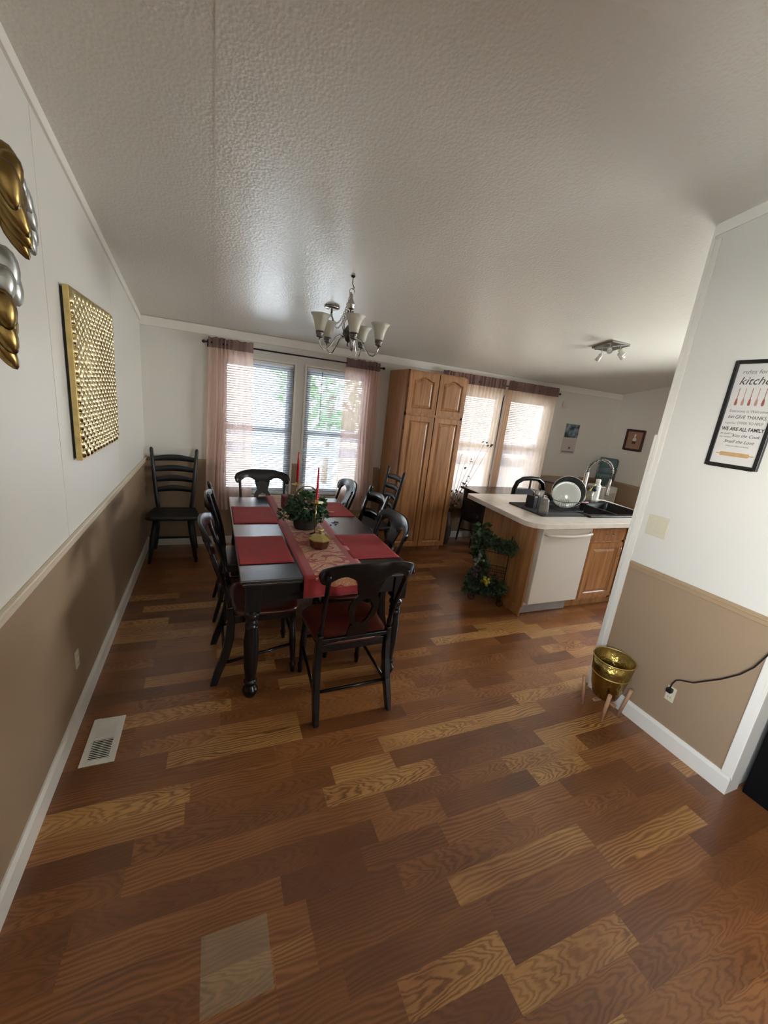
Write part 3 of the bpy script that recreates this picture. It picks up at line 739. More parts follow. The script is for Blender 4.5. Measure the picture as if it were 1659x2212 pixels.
def make_slat_chair():
    """black chair with two bowed slats between straight posts"""
    t = thing('dining_chair', '', 'chair')
    seat = MB(); seat.prism([(-.2,-.2),(.2,-.2),(.225,.2),(-.225,.2)], lambda u, v, s: (u, v, .435 if s == 0 else .46))
    obj('seat', seat, black_w, t, bevel=.008)
    obj('seat_frame', MB().box(-.185, .185, -.18, .18, .39, .434), black_w, t)
    for s in (-1, 1): obj('leg', turned_leg(s*.19, .17, .44, s*.195, .18), black_w, t)
    for s in (-1, 1):
        secs = [(0,-.27,.20,.015),(.2,-.22,.198,.02),(.44,-.19,.195,.021),(.6,-.21,.195,.019),(.8,-.255,.197,.018),(.975,-.305,.2,.0165),(.995,-.311,.2,.010)]
        mb = MB(); mb.ribbon(lambda u: [(s*secs[round(u*6)][2]+a*secs[round(u*6)][3], secs[round(u*6)][1]+b*secs[round(u*6)][3]*.8, secs[round(u*6)][0]) for a, b in ((-1,-1),(1,-1),(1,1),(-1,1))], 6, smooth=False)
        obj('back_post', mb, black_w, t, bevel=.006)
    for zc_, hh in ((.895, .042), (.745, .04), (.60, .018)):
        def sl(u, zc_=zc_, hh=hh):
            a = (u-.5)*2; x = a*.19; y = -.19-(zc_-.44)*.205-.045*(1-a*a); top = zc_+hh+.022*(1-a*a); bot = zc_-hh+.012*(1-a*a)
            return [(x, y-.008, bot), (x, y+.008, bot), (x, y+.006, top), (x, y-.010, top)]
        obj('slat', MB().ribbon(sl, 20), black_w, t)
    mb = MB().tube([(-.195,.175,.2),(-.2,-.23,.16)], .009, 8).tube([(.195,.175,.2),(.2,-.23,.16)], .009, 8).tube([(-.2,-.235,.2),(.2,-.235,.2)], .009, 8)
    obj('stretcher', mb, black_w, t)
    return t
s2 = make_slat_chair(); G2 = 'slat-backed chairs at the table sides'
place(s2, True, (1.66, -1.47), PI/2, 'black chair with two bowed slats at the right side of the table', G2)
place(s2, False, (.905, -1.50), -PI/2, 'black slat-backed chair at the left side of the table, behind the near chair', G2)

def make_ladder_chair():
    """tall farmhouse chair, front towards local +y, four arched slats and a plank seat"""
    t = thing('ladder_back_chair', '', 'chair'); m = black_ladder
    seat = MB(); out = [(-.19,-.17),(.19,-.17),(.215,-.05),(.235,.10),(.225,.19),(.18,.215),(-.18,.215),(-.225,.19),(-.235,.10),(-.215,-.05)]
    seat.prism(out, lambda u, v, s: (u, v, .425 if s == 0 else .462))
    obj('seat', seat, m, t, bevel=.014, seg=3)
    for s in (-1, 1):
        obj('leg', MB().tube([(s*.145,.13,.43),(s*.17,.165,.25),(s*.205,.215,.0)], [.022,.027,.015], 12), m, t)
        obj('leg', MB().tube([(s*.145,-.11,.43),(s*.165,-.14,.25),(s*.195,-.19,.0)], [.02,.024,.015], 12), m, t)
        obj('back_post', MB().tube([(s*.150,-.145,.455),(s*.158,-.145,.52),(s*.17,-.155,.62),(s*.185,-.185,.8),(s*.205,-.225,1.045),(s*.206,-.227,1.062)], [.02,.02,.019,.018,.017,.009], 12), m, t)
    for i, z in enumerate((.645, .745, .845, .95)):
        hw = lerp(.162, .192, i/3)
        def sl(u, z=z, hw=hw):
            a = (u-.5)*2; y = -.155-(z-.62)*.17-.03*(1-a*a); b = math.cos(a*PI*.5)**1.3 if abs(a) < 1 else 0
            top = z+.022+.022*b; bot = z-.022+.006*b
            return [(a*hw, y-.007, bot), (a*hw, y+.007, bot), (a*hw, y+.006, top), (a*hw, y-.008, top)]
        obj('slat', MB().ribbon(sl, 22), m, t)
    mb = MB().tube([(-.18,.18,.15),(-.172,-.155,.19)], .010, 8).tube([(.18,.18,.15),(.172,-.155,.19)], .010, 8).tube([(-.18,-.165,.13),(.18,-.165,.13)], .012, 8)
    obj('stretcher', mb, m, t)
    return t
lc = make_ladder_chair(); G3 = 'tall ladder-backed chairs by the walls'
place(lc, True, (.272, -.30), PI+.0, 'tall black ladder-back chair in the left corner beside the sheer curtain', G3)
place(lc, False, (2.24, -.70), PI/2, 'tall black ladder-back chair standing against the oak pantry side', G3)

# ================================================================ ON THE TABLE
RZ = TZ+.006
# ivy basket
t = thing('ivy_basket', 'dark wicker basket of trailing ivy with an arched handle on the runner', 'basket', (1.262, -1.79, RZ))
wick = mat('dark_wicker', srgb(38, 34, 30), .7, var=.4, vscale=60, bump=.6, bscale=120)
obj('basket', MB().lathe([(0,0),(.078,0),(.086,.02),(.100,.09),(.108,.11),(.10,.11),(.09,.08),(0,.07)], (0,0,0), 24), wick, t)
mb = MB()
for dr in (0, 1):
    pts = []
    for i in range(31):
        a = lerp(0, PI, i/30); tw = i*.9+dr*PI
        pts.append((.108*math.cos(a)+.005*math.cos(tw), .005*math.sin(tw), .10+.215*math.sin(a)**.8+.0*dr))
    mb.tube(pts, .0045, 6)
obj('handle', mb, mat('wicker_handle', srgb(92, 74, 50), .6, var=.3, vscale=60), t)
mb = leaf_cloud(MB(), (0,0,.165), .140, 560, .044, 11, (1,1,.72)); leaf_cloud(mb, (-.15,-.02,.11), .055, 50, .036, 12, (1,.6,.6)); leaf_cloud(mb, (.10,-.02,.10), .05, 60, .036, 13)
obj('foliage', mb, leaf_g, t)
# candlesticks
def candlestick(x, y, h, label, seed):
    t = thing('candlestick', label, 'candlestick', (x, y, RZ), group='brass candlesticks on the runner')
    obj('base', MB().lathe([(0,0),(.036,0),(.036,.004),(.02,.010),(.006,.016),(0,.016)], n=20), brass, t)
    obj('stem', MB().tube([(0,0,.012),(0,0,h-.01)], .0035, 8), brass, t)
    obj('drip_tray', MB().lathe([(.004,h-.022),(.02,h-.016),(.048,h-.008),(.05,h-.004),(.046,h-.005),(.02,h-.010),(.012,h-.006),(.012,h+.014),(0,h+.014)], n=24), brass, t)
candlestick(1.295, -1.955, .245, 'brass candlestick in front of the ivy basket holding the spiral candle', 1)
candlestick(1.330, -1.06, .175, 'brass candlestick behind the ivy basket holding the smooth candle', 2)
mb = MB(); pts, rs = [], []
for i in range(60): pts.append((0, 0, .225*i/59)); rs.append((.0115-.006*(i/59))*(1+.13*math.sin(i*1.35)))
mb.tube(pts, rs, 10).tube([(0,0,.224),(0,0,.236)], .001, 4)
tag(obj('candle', mb, wax, loc=(1.295, -1.955, RZ+.26)), 'red spiral taper candle in the nearer candlestick', 'candle', 'red taper candles')
mb = MB().tube([(0,0,0),(0,0,.2),(0,0,.265),(0,0,.275)], [.0115,.009,.006,.002], 12).tube([(0,0,.27),(0,0,.284)], .001, 4)
tag(obj('candle', mb, wax, loc=(1.330, -1.06, RZ+.19)), 'smooth red taper candle in the farther candlestick', 'candle', 'red taper candles')
# faceted lidded dish
t = thing('lidded_dish', 'small octagonal brass dish with a knobbed lid at the near end of the runner', 'dish', (1.27, -2.21, RZ))
obj('bowl', MB().lathe([(0,0),(.052,0),(.062,.014),(.070,.055),(.068,.062),(0,.062)], n=8, smooth=False), mat('bronze_bowl', srgb(120, 84, 66), .32, .9, var=.15), t)
lid = obj('lid', MB().lathe([(.078,.060),(.078,.066),(.030,.094),(0,.096)], n=8, smooth=False), mat('pale_brass', srgb(196, 180, 116), .28, .9, var=.1), t)
obj('knob', MB().lathe([(.009,.094),(.008,.110),(.023,.120),(.023,.126),(.0,.128)], n=16), gold, lid)
# red fabric box
mb = MB().box(-.075, .075, -.05, .05, 0, .115)
tag(obj('fabric_box', mb, mat('dark_red_fabric', srgb(104, 20, 30), .8, var=.1, bump=.3, bscale=200), loc=(1.245, -1.255, RZ), rz=.06, bevel=.008), 'dark red fabric box behind the ivy basket', 'box')
# stick and dark leaf reflection
mb = MB().tube([(-.045,0,0),(0,.003,.001),(.045,0,0)], [.004,.0035,.0045], 8)
tag(obj('wooden_stick', mb, mat('pale_wood_stick', srgb(190, 156, 130), .6), loc=(1.55, -1.39, TZ+.0105)), 'short pale wooden stick lying on the right far placemat', 'stick')
mb = MB()  # dark leaf shapes standing in for the ivy's reflection in the tabletop
for (x, y, a, s) in ((0,0,.6,.05),(.03,.035,1.0,.055),(.035,-.03,2.2,.04),(-.01,-.055,2.6,.03)):
    d = Vector((math.cos(a), -math.sin(a), 0)); u = Vector((-d.y, d.x, 0)); p = Vector((x, y, 0))
    mb.add([p, p+d*s*.4+u*s*.3, p+d*s+Vector((0,0,.004)), p+d*s*.4-u*s*.3], [(0,1,2,3)])
tag(obj('leaf_reflection', mb, mat('leaf_reflection_dark', srgb(20, 24, 20), .5), loc=(1.50, -1.66, TZ+.002), solid=.001), 'few dark leaf shapes for the ivy reflection on the bare tabletop', 'leaves', kind='stuff')

# ================================================================ CHANDELIER
CX, CY = 1.522, -1.64
t = thing('chandelier', 'brushed nickel chandelier with five frosted bell shades above the dining table', 'chandelier', (CX, CY, 0))
obj('ceiling_hook', MB().lathe([(0,cz(CY)-.002),(.016,cz(CY)-.004),(.013,cz(CY)-.012),(.004,cz(CY)-.016),(.0,cz(CY)-.016)], n=14).tube([(0,0,cz(CY)-.012),(0,0,2.50),(.008,0,2.486),(.014,0,2.478),(.008,0,2.468),(-.002,0,2.47)], .003, 6), mat('dark_bronze', srgb(60, 46, 42), .4, .8), t)
obj('hanging_ring', MB().tube(arcpts((0,0,2.452), .018, 0, 2*PI*15/16, 15, 'xz'), .0028, 6, closed=True), chrome, t)
obj('top_hub', MB().lathe([(0,2.436),(.008,2.43),(.010,2.41),(.026,2.375),(.030,2.365),(.024,2.36),(.028,2.345),(.018,2.335),(0,2.335)], n=20), chrome, t)
hubm = mat('dark_nickel', srgb(96, 90, 88), .3, 1.0)
obj('bottom_hub', MB().lathe([(0,2.222),(.012,2.22),(.034,2.19),(.044,2.165),(.044,2.155),(.034,2.14),(.022,2.115),(.010,2.108),(.006,2.10),(.010,2.09),(.006,2.08),(0,2.078)], c=(0,0,.012), n=24), hubm, t)
obj('center_rod', MB().tube([(0,0,2.21),(0,0,2.345)], .006, 8), chrome, t)
frost = m_translucent('frosted_glass', srgb(226, 224, 212), .45, .35)
for k in range(5):
    a = math.radians(46+72*k); c, s = math.cos(a), math.sin(a)
    P_ = lambda r, z: (r*c*.96, r*s*.96, z-.012)
    arm = obj('arm', MB().tube([P_(.04,2.16),(*P_(.07,2.168),),P_(.10,2.15),P_(.135,2.095),P_(.165,2.06),P_(.195,2.055),P_(.22,2.075),P_(.23,2.105),P_(.23,2.125)], .0055, 8), chrome, t)
    obj('upper_arm', MB().tube([P_(.018,2.34),P_(.03,2.30),P_(.048,2.26),P_(.052,2.22),P_(.036,2.185)], .005, 8), chrome, t)
    obj('socket_cup', MB().lathe([(.006,2.12),(.020,2.125),(.024,2.135),(.02,2.14),(.027,2.148),(.028,2.168),(0,2.168)], P_(.23, 0), 18), hubm, t)
    sh = MB().lathe([(.024,2.165),(.030,2.168),(.036,2.195),(.043,2.225),(.056,2.256),(.070,2.275),(.067,2.276),(.053,2.258),(.040,2.226),(.033,2.195),(.027,2.172)], P_(.23, 0), 28)
    obj('shade', sh, frost, t)
yc = -1.04; zcn = cz(yc)
obj('canopy', MB().lathe([(0,.0),(.062,.0),(.064,-.006),(.058,-.014),(.03,-.022),(.010,-.026),(.008,-.05),(0,-.052)], (1.54-CX, yc-CY, zcn), 28), chrome, t)
def chain(pts, t, step=.021):
    P = [Vector(p) for p in pts]; mb = MB(); d = [0]
    for a, b in zip(P[:-1], P[1:]): d.append(d[-1]+(b-a).length)
    n = int(d[-1]/step)
    def at(s):
        for i in range(len(d)-1):
            if s <= d[i+1]: return P[i].lerp(P[i+1], (s-d[i])/max(1e-6, d[i+1]-d[i]))
        return P[-1]
    for i in range(n):
        a, b = at(i*step), at((i+1)*step); m = (a+b)/2; dr = (b-a).normalized()
        side = dr.cross(Vector((0,0,1)) if abs(dr.z) < .9 else Vector((1,0,0))).normalized()
        if i % 2: side = dr.cross(side)
        mb.tube([m+dr*math.cos(q)*.0145+side*math.sin(q)*.007 for q in [2*PI*j/10 for j in range(10)]], .0017, 4, closed=True)
    return obj('chain', mb, chrome, t)
def cat(a, b, sag, n=24):
    a, b = Vector(a), Vector(b); return [a.lerp(b, i/n)-Vector((0,0,sag*4*(i/n)*(1-i/n))) for i in range(n+1)]
chain(cat((1.54-CX, yc-CY, zcn-.05), (0,.0,2.452), .17), t)
chain(cat((1.535-CX, yc-CY, zcn-.05), (0,.02,2.45), .13), t)
obj('cord', MB().tube(cat((1.538-CX, yc-CY+.004, zcn-.05), (0,.01,2.45), .16), .0018, 5), mat('clear_cord', srgb(170, 160, 150), .4), t)

# ceiling spotlight in the kitchen
t = thing('ceiling_spotlight', 'white square ceiling light with four small adjustable spot heads in the kitchen', 'ceiling light', (4.26, -1.50, cz(-1.5)))
tilt = Matrix.Rotation(-math.atan(SL), 3, 'X')
mb = MB(); mb.obox((0,0,-.012), (.24,.24,.02), tilt); obj('mounting_plate', mb, chrome, t, bevel=.003)
mb = MB(); mb.obox((0,0,-.024), (.03,.28,.006), tilt @ Matrix.Rotation(.6, 3, 'Z')); mb.obox((0,0,-.024), (.28,.03,.006), tilt @ Matrix.Rotation(.6, 3, 'Z')); obj('cross_bar', mb, chrome, t)
for k, (dx, dy) in enumerate(((-.1,-.08),(.03,-.09),(.11,-.02),(-.0,.09))):
    d = Vector((dx*1.2, dy*1.2-.03, -.12)).normalized(); R_ = rotm((0,0,1), d); zt = -.03-dy*SL
    hd = obj('spot_head', MB().tube([(dx,dy,zt+.01),(dx,dy,zt-.035)], .004, 6).lathe([(0,0),(.018,0),(.020,.03),(.026,.07),(.024,.07),(.018,.035),(0,.033)], (dx, dy, zt-.035), 18, rot=R_), wht_pl, t)
    obj('lamp_glass', MB().lathe([(0,.058),(.02,.056),(.021,.064),(0,.068)], (dx, dy, zt-.035), 14, rot=R_), mat('lamp_glass', srgb(220, 220, 215), .1, .3), hd)

# ================================================================ PANTRY
PX0, PX1, PY, PZ = 2.555, 3.312, -.52, 2.112
t = thing('pantry_cabinet', 'tall oak pantry cabinet with four panelled doors between the windows', 'cabinet', ((PX0+PX1)/2, 0, 0))
w = (PX1-PX0)/2
mb = MB().box(-w, w, PY+.02, -.013, .085, PZ).box(-w+.0, w-.0, PY+.075, -.02, 0, .085).box(-w, -w+.03, PY, PY+.02, .085, PZ).box(w-.03, w, PY, PY+.02, .085, PZ).box(-w, w, PY, PY+.02, PZ-.03, PZ).box(-w, w, PY, PY+.02, .085, .115).box(-w, w, PY, PY+.02, 1.625, 1.675)
obj('body', mb, oak, t, bevel=.002)
def door(x0, x1, z0, z1, y, arch=False, m=oak, name='door', rails=.055):
    mb = MB().box(x0, x1, y-.012, y, z0, z1)
    r = rails; X0, X1, Z0, Z1 = x0+r, x1-r, z0+r, z1-r
    def ring(ins, yy):
        p = [(X0+ins, Z0+ins), (X1-ins, Z0+ins)]
        if arch:
            for i in range(17):
                q = 1-i/16; a = (q-.5)*2
                zz = Z1-ins-.035 + .04*(math.cos(a*PI)*.5+.5) if abs(a) < .8 else Z1-ins-.035+.04*(math.cos(.8*PI)*.5+.5)
                p.append((lerp(X0+ins, X1-ins, q), zz))
        else: p += [(X1-ins, Z1-ins), (X0+ins, Z1-ins)]
        return [(a, yy, b) for a, b in p]
    A, B, C = ring(0, y-.0205), ring(.008, y-.0125), ring(.034, y-.021)
    # frame lip, sunk groove and raised field
    n = len(A)
    for P_, Q_ in ((A, B), (B, C)): mb.add(P_+Q_, [(i, (i+1) % n, n+(i+1) % n, n+i) for i in range(n)])
    mb.add(C, [tuple(range(n))])
    ro = [(x0, y-.024, z0), (x1, y-.024, z0), (x1, y-.024, z1), (x0, y-.024, z1)]
    # raised stiles and rails
    mb.box(x0, X0, y-.026, y-.012, z0, z1).box(X1, x1, y-.026, y-.012, z0, z1).box(X0, X1, y-.026, y-.012, z0, Z0)
    if arch:
        A2 = ring(0, 0); top = [(a, b) for a, _, b in A2[2:]]
        mb.prism(top + [(X0, z1), (X1, z1)], lambda u, v, s: (u, y-.026 if s == 0 else y-.012, v))
    else: mb.box(X0, X1, y-.026, y-.012, Z1, z1)
    return mb
for (a, b) in ((-w+.012, -.006), (.006, w-.012)):
    obj('door', door(a, b, 1.665, PZ-.015, PY, True), oak, t)
    obj('door', door(a, b, .095, 1.635, PY, False), oak, t)
for z in (1.72, 1.95, .2, .9, 1.5): obj('hinge', MB().tube([(-w+.008, PY-.014, z-.02), (-w+.008, PY-.014, z+.02)], .005, 6), brass, t)

# ================================================================ KITCHEN ISLAND
IX0, IYF, IYB = 3.19, -2.13, -1.385; IXE = 4.78
t = thing('kitchen_island', 'oak base cabinets of the kitchen peninsula with panelled doors and drawers', 'cabinet', (IX0, IYF, 0))
mb = MB().box(0, .012, 0, IYB-IYF, .09, .875).box(.012, IXE-IX0, IYB-IYF-.015, IYB-IYF, .09, .875).box(.63, .65, .02, IYB-IYF-.02, .095, .872).box(IXE-IX0-.02, IXE-IX0, .02, IYB-IYF-.02, .095, .872).box(.65, IXE-IX0-.02, .02, IYB-IYF-.02, .095, .115).box(.05, IXE-IX0, .07, IYB-IYF, 0, .09)
mb.box(0, .018, -.0, .03, .09, .875).box(.63, .655, 0, .02, .095, .872).box(.655, IXE-IX0, 0, .02, .095, .13).box(.655, IXE-IX0, 0, .02, .842, .872).box(.655, IXE-IX0, 0, .02, .685, .71)
mb.box(-.012, .0, .0, IYB-IYF+.0, .0, .09)
for x in (1.09, 1.55): mb.box(x, x+.04, 0, .02, .095, .872)
obj('body', mb, oak_l, t, bevel=.002)
for i, (a, b) in enumerate(((.66, 1.085), (1.135, 1.545))):
    dr = obj('drawer', MB().box(a, b, -.02, 0, .712, .845).box(a+.012, b-.012, -.024, -.02, .724, .833), oak, t, bevel=.003)
    h = (a+b)/2; obj('handle', MB().tube([(h-.045,-.022,.78),(h-.04,-.045,.778),(h,-.05,.774),(h+.04,-.045,.778),(h+.045,-.022,.78)], .003, 6), chrome, dr)
    d = obj('door', door(a, b, .13, .69, .0, False, rails=.05), oak, t)
    obj('handle', MB().tube([(b-.03,-.024,.55),(b-.03,-.045,.56),(b-.03,-.05,.6),(b-.03,-.045,.64),(b-.03,-.024,.65)], .003, 6), chrome, d)
# dishwasher
dwm = mat('white_enamel', srgb(214, 208, 198), .3, var=.01)
t = thing('dishwasher', 'white dishwasher with a bowed handle under the counter', 'dishwasher', (3.205, IYF, 0))
obj('body', MB().box(.008, .598, .02, .56, .1, .868), wht_pl, t)
obj('door', MB().box(.008, .596, -.045, .018, .135, .866), dwm, t, bevel=.006)
obj('kick_plate', MB().box(.0, .56, .035, .05, .01, .13).box(.0, .56, .05, .3, .02, .1), mat('grey_kick_metal', srgb(168, 170, 172), .4, .2), t)
obj('handle', MB().tube([(.03,-.045,.805),(.045,-.075,.802),(.12,-.088,.796),(.3,-.094,.791),(.48,-.088,.796),(.555,-.075,.802),(.575,-.045,.805)], .0135, 10), dwm, t)
# countertop with rounded near corner and a clipped far end
CZ = .915
out = [(3.045,-1.16)] 
r = .15; cx_, cy_ = 3.03+r, -2.25+r
out = [(3.115,-1.165),(3.088,-1.19)] + [(cx_+r*math.cos(a), cy_+r*math.sin(a)) for a in [lerp(PI, 1.5*PI, i/10) for i in range(11)]] + [(4.80,-2.25),(4.84,-1.84),(4.92,-1.36),(4.73,-1.165)]
lam = mat('pale_laminate', srgb(226, 217, 205), .26, var=.07, vscale=9, spec=.6)
hx0, hx1, hy0, hy1 = 4.3-.41, 4.3+.41, -1.77-.265, -1.77+.225
out = out + [(4.3, -1.165), (4.3, hy1), (hx1, hy1), (hx1, hy0), (hx0, hy0), (hx0, hy1), (4.2999, hy1), (4.2999, -1.165)]
o = obj('countertop', MB().prism(out, lambda u, v, s: (u-3.9, v+1.7, -.045 if s == 0 else 0)), lam, loc=(3.9, -1.7, CZ), bevel=.004)
tag(o, 'pale laminate countertop with a rounded corner on the peninsula', 'countertop')
# sink
t = thing('kitchen_sink', 'black double-bowl sink set in the pale countertop', 'sink', (4.3, -1.77, CZ))
skm = mat('black_composite', srgb(17, 17, 19), .3, var=.1)
x0, x1, y0, y1 = -.45, .45, -.31, .31
mb = MB()
def rr_rect(x0, x1, y0, y1, r, n=5):
    p = []
    for (cx_, cy_, a) in ((x1-r,y1-r,0),(x0+r,y1-r,PI/2),(x0+r,y0+r,PI),(x1-r,y0+r,1.5*PI)):
        p += [(cx_+r*math.cos(a+PI/2*i/n), cy_+r*math.sin(a+PI/2*i/n)) for i in range(n+1)]
    return p
for (z0, z1, q) in ((0, .018, 0),):
    mb.box(x0, x1, y0, y0+.05, z0, z1).box(x0, x1, y1-.09, y1, z0, z1).box(x0, x0+.045, y0+.05, y1-.09, z0, z1).box(x1-.045, x1, y0+.05, y1-.09, z0, z1).box(-.02, .02, y0+.05, y1-.09, z0-.02, z1-.006)
obj('rim', mb, skm, t, bevel=.007)
for (a, b) in ((x0+.045, -.02), (.02, x1-.045)):
    mb = MB(); rs = [rr_rect(a, b, y0+.05, y1-.09, .04), rr_rect(a+.012, b-.012, y0+.062, y1-.102, .04)]
    zs_ = [.012, -.17]; n = len(rs[0])
    vs = [(p[0], p[1], zs_[0]) for p in rs[0]] + [(p[0], p[1], zs_[1]) for p in rs[1]]
    mb.add(vs, [(i, (i+1) % n, n+(i+1) % n, n+i) for i in range(n)], True); mb.add(vs[n:], [tuple(range(n))])
    obj('bowl', mb, skm, t)
# faucet
t = thing('faucet', 'tall chrome spring-neck pull-down faucet behind the black sink', 'faucet', (4.26, -1.58, CZ+.018))
obj('base', MB().box(-.1, .1, -.028, .028, 0, .02), mat('dark_red_bronze', srgb(90, 40, 42), .3, .7), t, bevel=.01)
obj('body', MB().lathe([(.026,.018),(.026,.06),(.020,.07),(.020,.33),(.016,.34),(0,.34)], n=18), chrome, t)
obj('valve_handle', MB().tube([(-.02,-.01,.05),(-.06,-.03,.06),(-.11,-.05,.09)], [.01,.009,.007], 8), chrome, t)
D = Vector((.90, -.12, 0)).normalized(); Rr = .16
arc = [Vector((0,0,.34))+D*(Rr-Rr*math.cos(a))+Vector((0,0,Rr*.85*math.sin(a))) for a in [lerp(0, PI, i/24) for i in range(25)]]
obj('hose', MB().tube([tuple(p) for p in arc] + [tuple(arc[-1]-Vector((0,0,.10)))], .008, 8), blk_pl, t)
pts = []; 
for i in range(24*9):
    q = i/(24*9-1)*24; j = min(23, int(q)); p = arc[j].lerp(arc[j+1], q-j); tg = (arc[j+1]-arc[j]).normalized(); sd = D.cross(Vector((0,0,1))); nr = tg.cross(sd)
    pts.append(p+(sd*math.cos(i*.7)+nr*math.sin(i*.7))*.0135)
obj('spring', MB().tube(pts, .0026, 5), chrome, t)
e = arc[-1]
obj('spray_head', MB().lathe([(.012,-.06),(.014,-.12),(.017,-.2),(.021,-.235),(.02,-.245),(0,-.245)][::-1], tuple(e), 16), chrome, t)
obj('holder_arm', MB().tube([(0,0,.20), tuple(Vector((0,0,.18))+D*(2*Rr))], .005, 8), chrome, t)
# mats, rack, dishes
def slab(pts, z0, z1): return MB().prism(pts, lambda u, v, s: (u, v, z0 if s == 0 else z1))
o = obj('drying_mat', slab(rr_rect(-.29,.29,-.235,.235,.02), 0, .012), mat('charcoal_foam', srgb(44, 44, 47), .8, var=.2, vscale=40, bump=.4, bscale=150), loc=(3.60, -1.80, CZ), rz=0)
tag(o, 'dark grey drying mat on the countertop beside the sink', 'mat')
t = thing('dish_rack', 'low dark wire dish rack on the grey drying mat', 'dish rack', (3.77, -1.83, CZ+.012))
mb = MB()
for z in (.012, .10): mb.tube([(p[0], p[1], z) for p in rr_rect(-.17,.15,-.11,.12,.03)], .0028, 5, closed=True)
for i in range(11): x = -.15+.028*i; mb.tube([(x,-.11,.1),(x,-.11,.012),(x,.12,.012),(x,.12,.1)], .0016, 4)
obj('frame', mb, mat('dark_wire', srgb(60, 60, 62), .35, .7), t)
mb = MB()
for i in range(7): x = -.09+.03*i; mb.tube([(x+.012*math.sin(a), -.0, .05+.05*math.cos(a)) for a in [lerp(-2.3, 2.3, j/8) for j in range(9)]], .0018, 4)
obj('plate_slots', mb, chrome, t)
vdir = (cam.matrix_world.translation-Vector((3.82,-1.76,1.065))); vdir.z = .35; vdir.normalize(); Rp = rotm((0,0,1), vdir)
pl = MB().lathe([(0,.0),(.07,.0),(.085,.008),(.128,.014),(.130,.017),(.125,.019),(.085,.013),(.07,.006),(0,.005)], (0,0,0), 40, rot=Rp)
tag(obj('plate', pl, mat('white_china', srgb(222, 224, 218), .15, var=.01), loc=(3.80, -1.79, 1.066)), 'white dinner plate standing upright in the dish rack', 'plate')
Rq = rotm((0,0,1), vdir)
t = thing('frying_pan', 'black frying pan with a pale rim propped behind the white plate', 'pan', (3.925, -1.70, 1.075))
obj('pan_body', MB().lathe([(0,-.03),(.125,-.03),(.158,.01),(.154,.01),(.122,-.024),(0,-.024)], (0,0,0), 40, rot=Rq), blk_pl, t)
obj('rim', MB().tube([tuple(Rq @ Vector((.158*math.cos(a), .158*math.sin(a), .01))) for a in [2*PI*i/48 for i in range(48)]], .0028, 6, closed=True), mat('pale_rim', srgb(200, 190, 180), .3), t)
o = obj('utensil_holder', MB().box(-.055, -.002, -.045, .045, 0, .115).box(.002, .055, -.045, .045, 0, .115), blk_pl, loc=(3.455, -1.74, CZ+.012), rz=.2, bevel=.006); tag(o, 'black two-part utensil caddy standing on the drying mat', 'utensil holder')
o = obj('ladle', MB().tube([(-.03,0,0),(-.028,0,.03),(-.045,0,.045),(-.07,.01,.065)], .005, 6).tube([(-.03,0,.0),(-.03,0,-.05)], .003, 6), chrome, loc=(3.47, -1.74, CZ+.125)); tag(o, 'steel ladle sticking out of the black utensil caddy', 'ladle')
t = thing('coffee_pot', 'small steel pot with a black handle behind the utensil caddy', 'pot', (3.56, -1.69, CZ+.012))
obj('pot_body', MB().lathe([(0,.0),(.05,0),(.046,.09),(.05,.15),(.046,.155),(0,.155)], n=20), chrome, t)
obj('handle', MB().tube([(.045,0,.13),(.10,-.01,.12),(.15,-.02,.07)], [.013,.018,.022], 8), blk_pl, t)
obj('knob', MB().lathe([(.006,.155),(.012,.168),(.01,.178),(0,.18)], n=12), blk_pl, t)
o = obj('wooden_spoon', MB().tube([(0,0,0),(.03,0,.07),(.06,0,.125)], [.004,.005,.009], 8, flat=.6), mat('beech', srgb(206, 180, 136), .6), loc=(3.71, -1.655, CZ+.05)); tag(o, 'pale wooden spoon leaning between the steel pot and the pan', 'spoon')
tg_ = mat('clear_tumbler', srgb(200, 196, 190), .12, .0, trans=.7, var=.02)
t = thing('tumbler', 'upturned clear tumbler with a silver band on the near edge of the mat', 'glass', (3.362, -1.975, CZ+.012))
obj('glass_body', MB().lathe([(.048,0),(.036,.13),(.034,.135),(0,.135),(0,.131),(.032,.13),(.045,0)], n=24), tg_, t)
# bottles at the back of the counter
t = thing('spray_bottle', 'blue spray bottle with a white trigger behind the pan', 'bottle', (4.53, -1.33, CZ))
obj('bottle', MB().lathe([(0,0),(.038,0),(.04,.02),(.038,.10),(.022,.15),(.014,.17),(.014,.185),(0,.185)], n=18), mat('blue_plastic', srgb(46, 92, 142), .25, trans=.2), t)
obj('trigger', MB().box(-.05, .03, -.01, .01, .19, .215).box(-.03, -.02, -.006, .006, .155, .19), wht_pl, t, bevel=.003)
t = thing('soap_bottle', 'white-capped soap bottle with dark label by the faucet', 'bottle', (4.72, -1.37, CZ))
obj('bottle', MB().lathe([(0,0),(.04,0),(.042,.02),(.04,.17),(.022,.2),(0,.2)], n=18), wht_pl, t)
obj('cap', MB().lathe([(.024,.2),(.026,.205),(.026,.245),(0,.25)], n=18), wht_pl, t)
o = obj('dish_brush', MB().lathe([(0,-.02),(.03,-.015),(.036,0),(.03,.03),(.012,.05),(0,.055)], n=14, rot=Matrix.Rotation(.5, 3, 'Y')), mat('navy_bristle', srgb(28, 34, 44), .7), loc=(4.60, -1.43, CZ+.14)); 
o2 = obj('brush_handle', MB().tube([(-.085,0,-.1),(-.04,0,.0),(.01,0,.055)], .008, 8), mat('lime_plastic', srgb(176, 184, 96), .4), parent=o)
tag(o, 'dark dish brush with a pale green handle standing behind the faucet', 'brush')
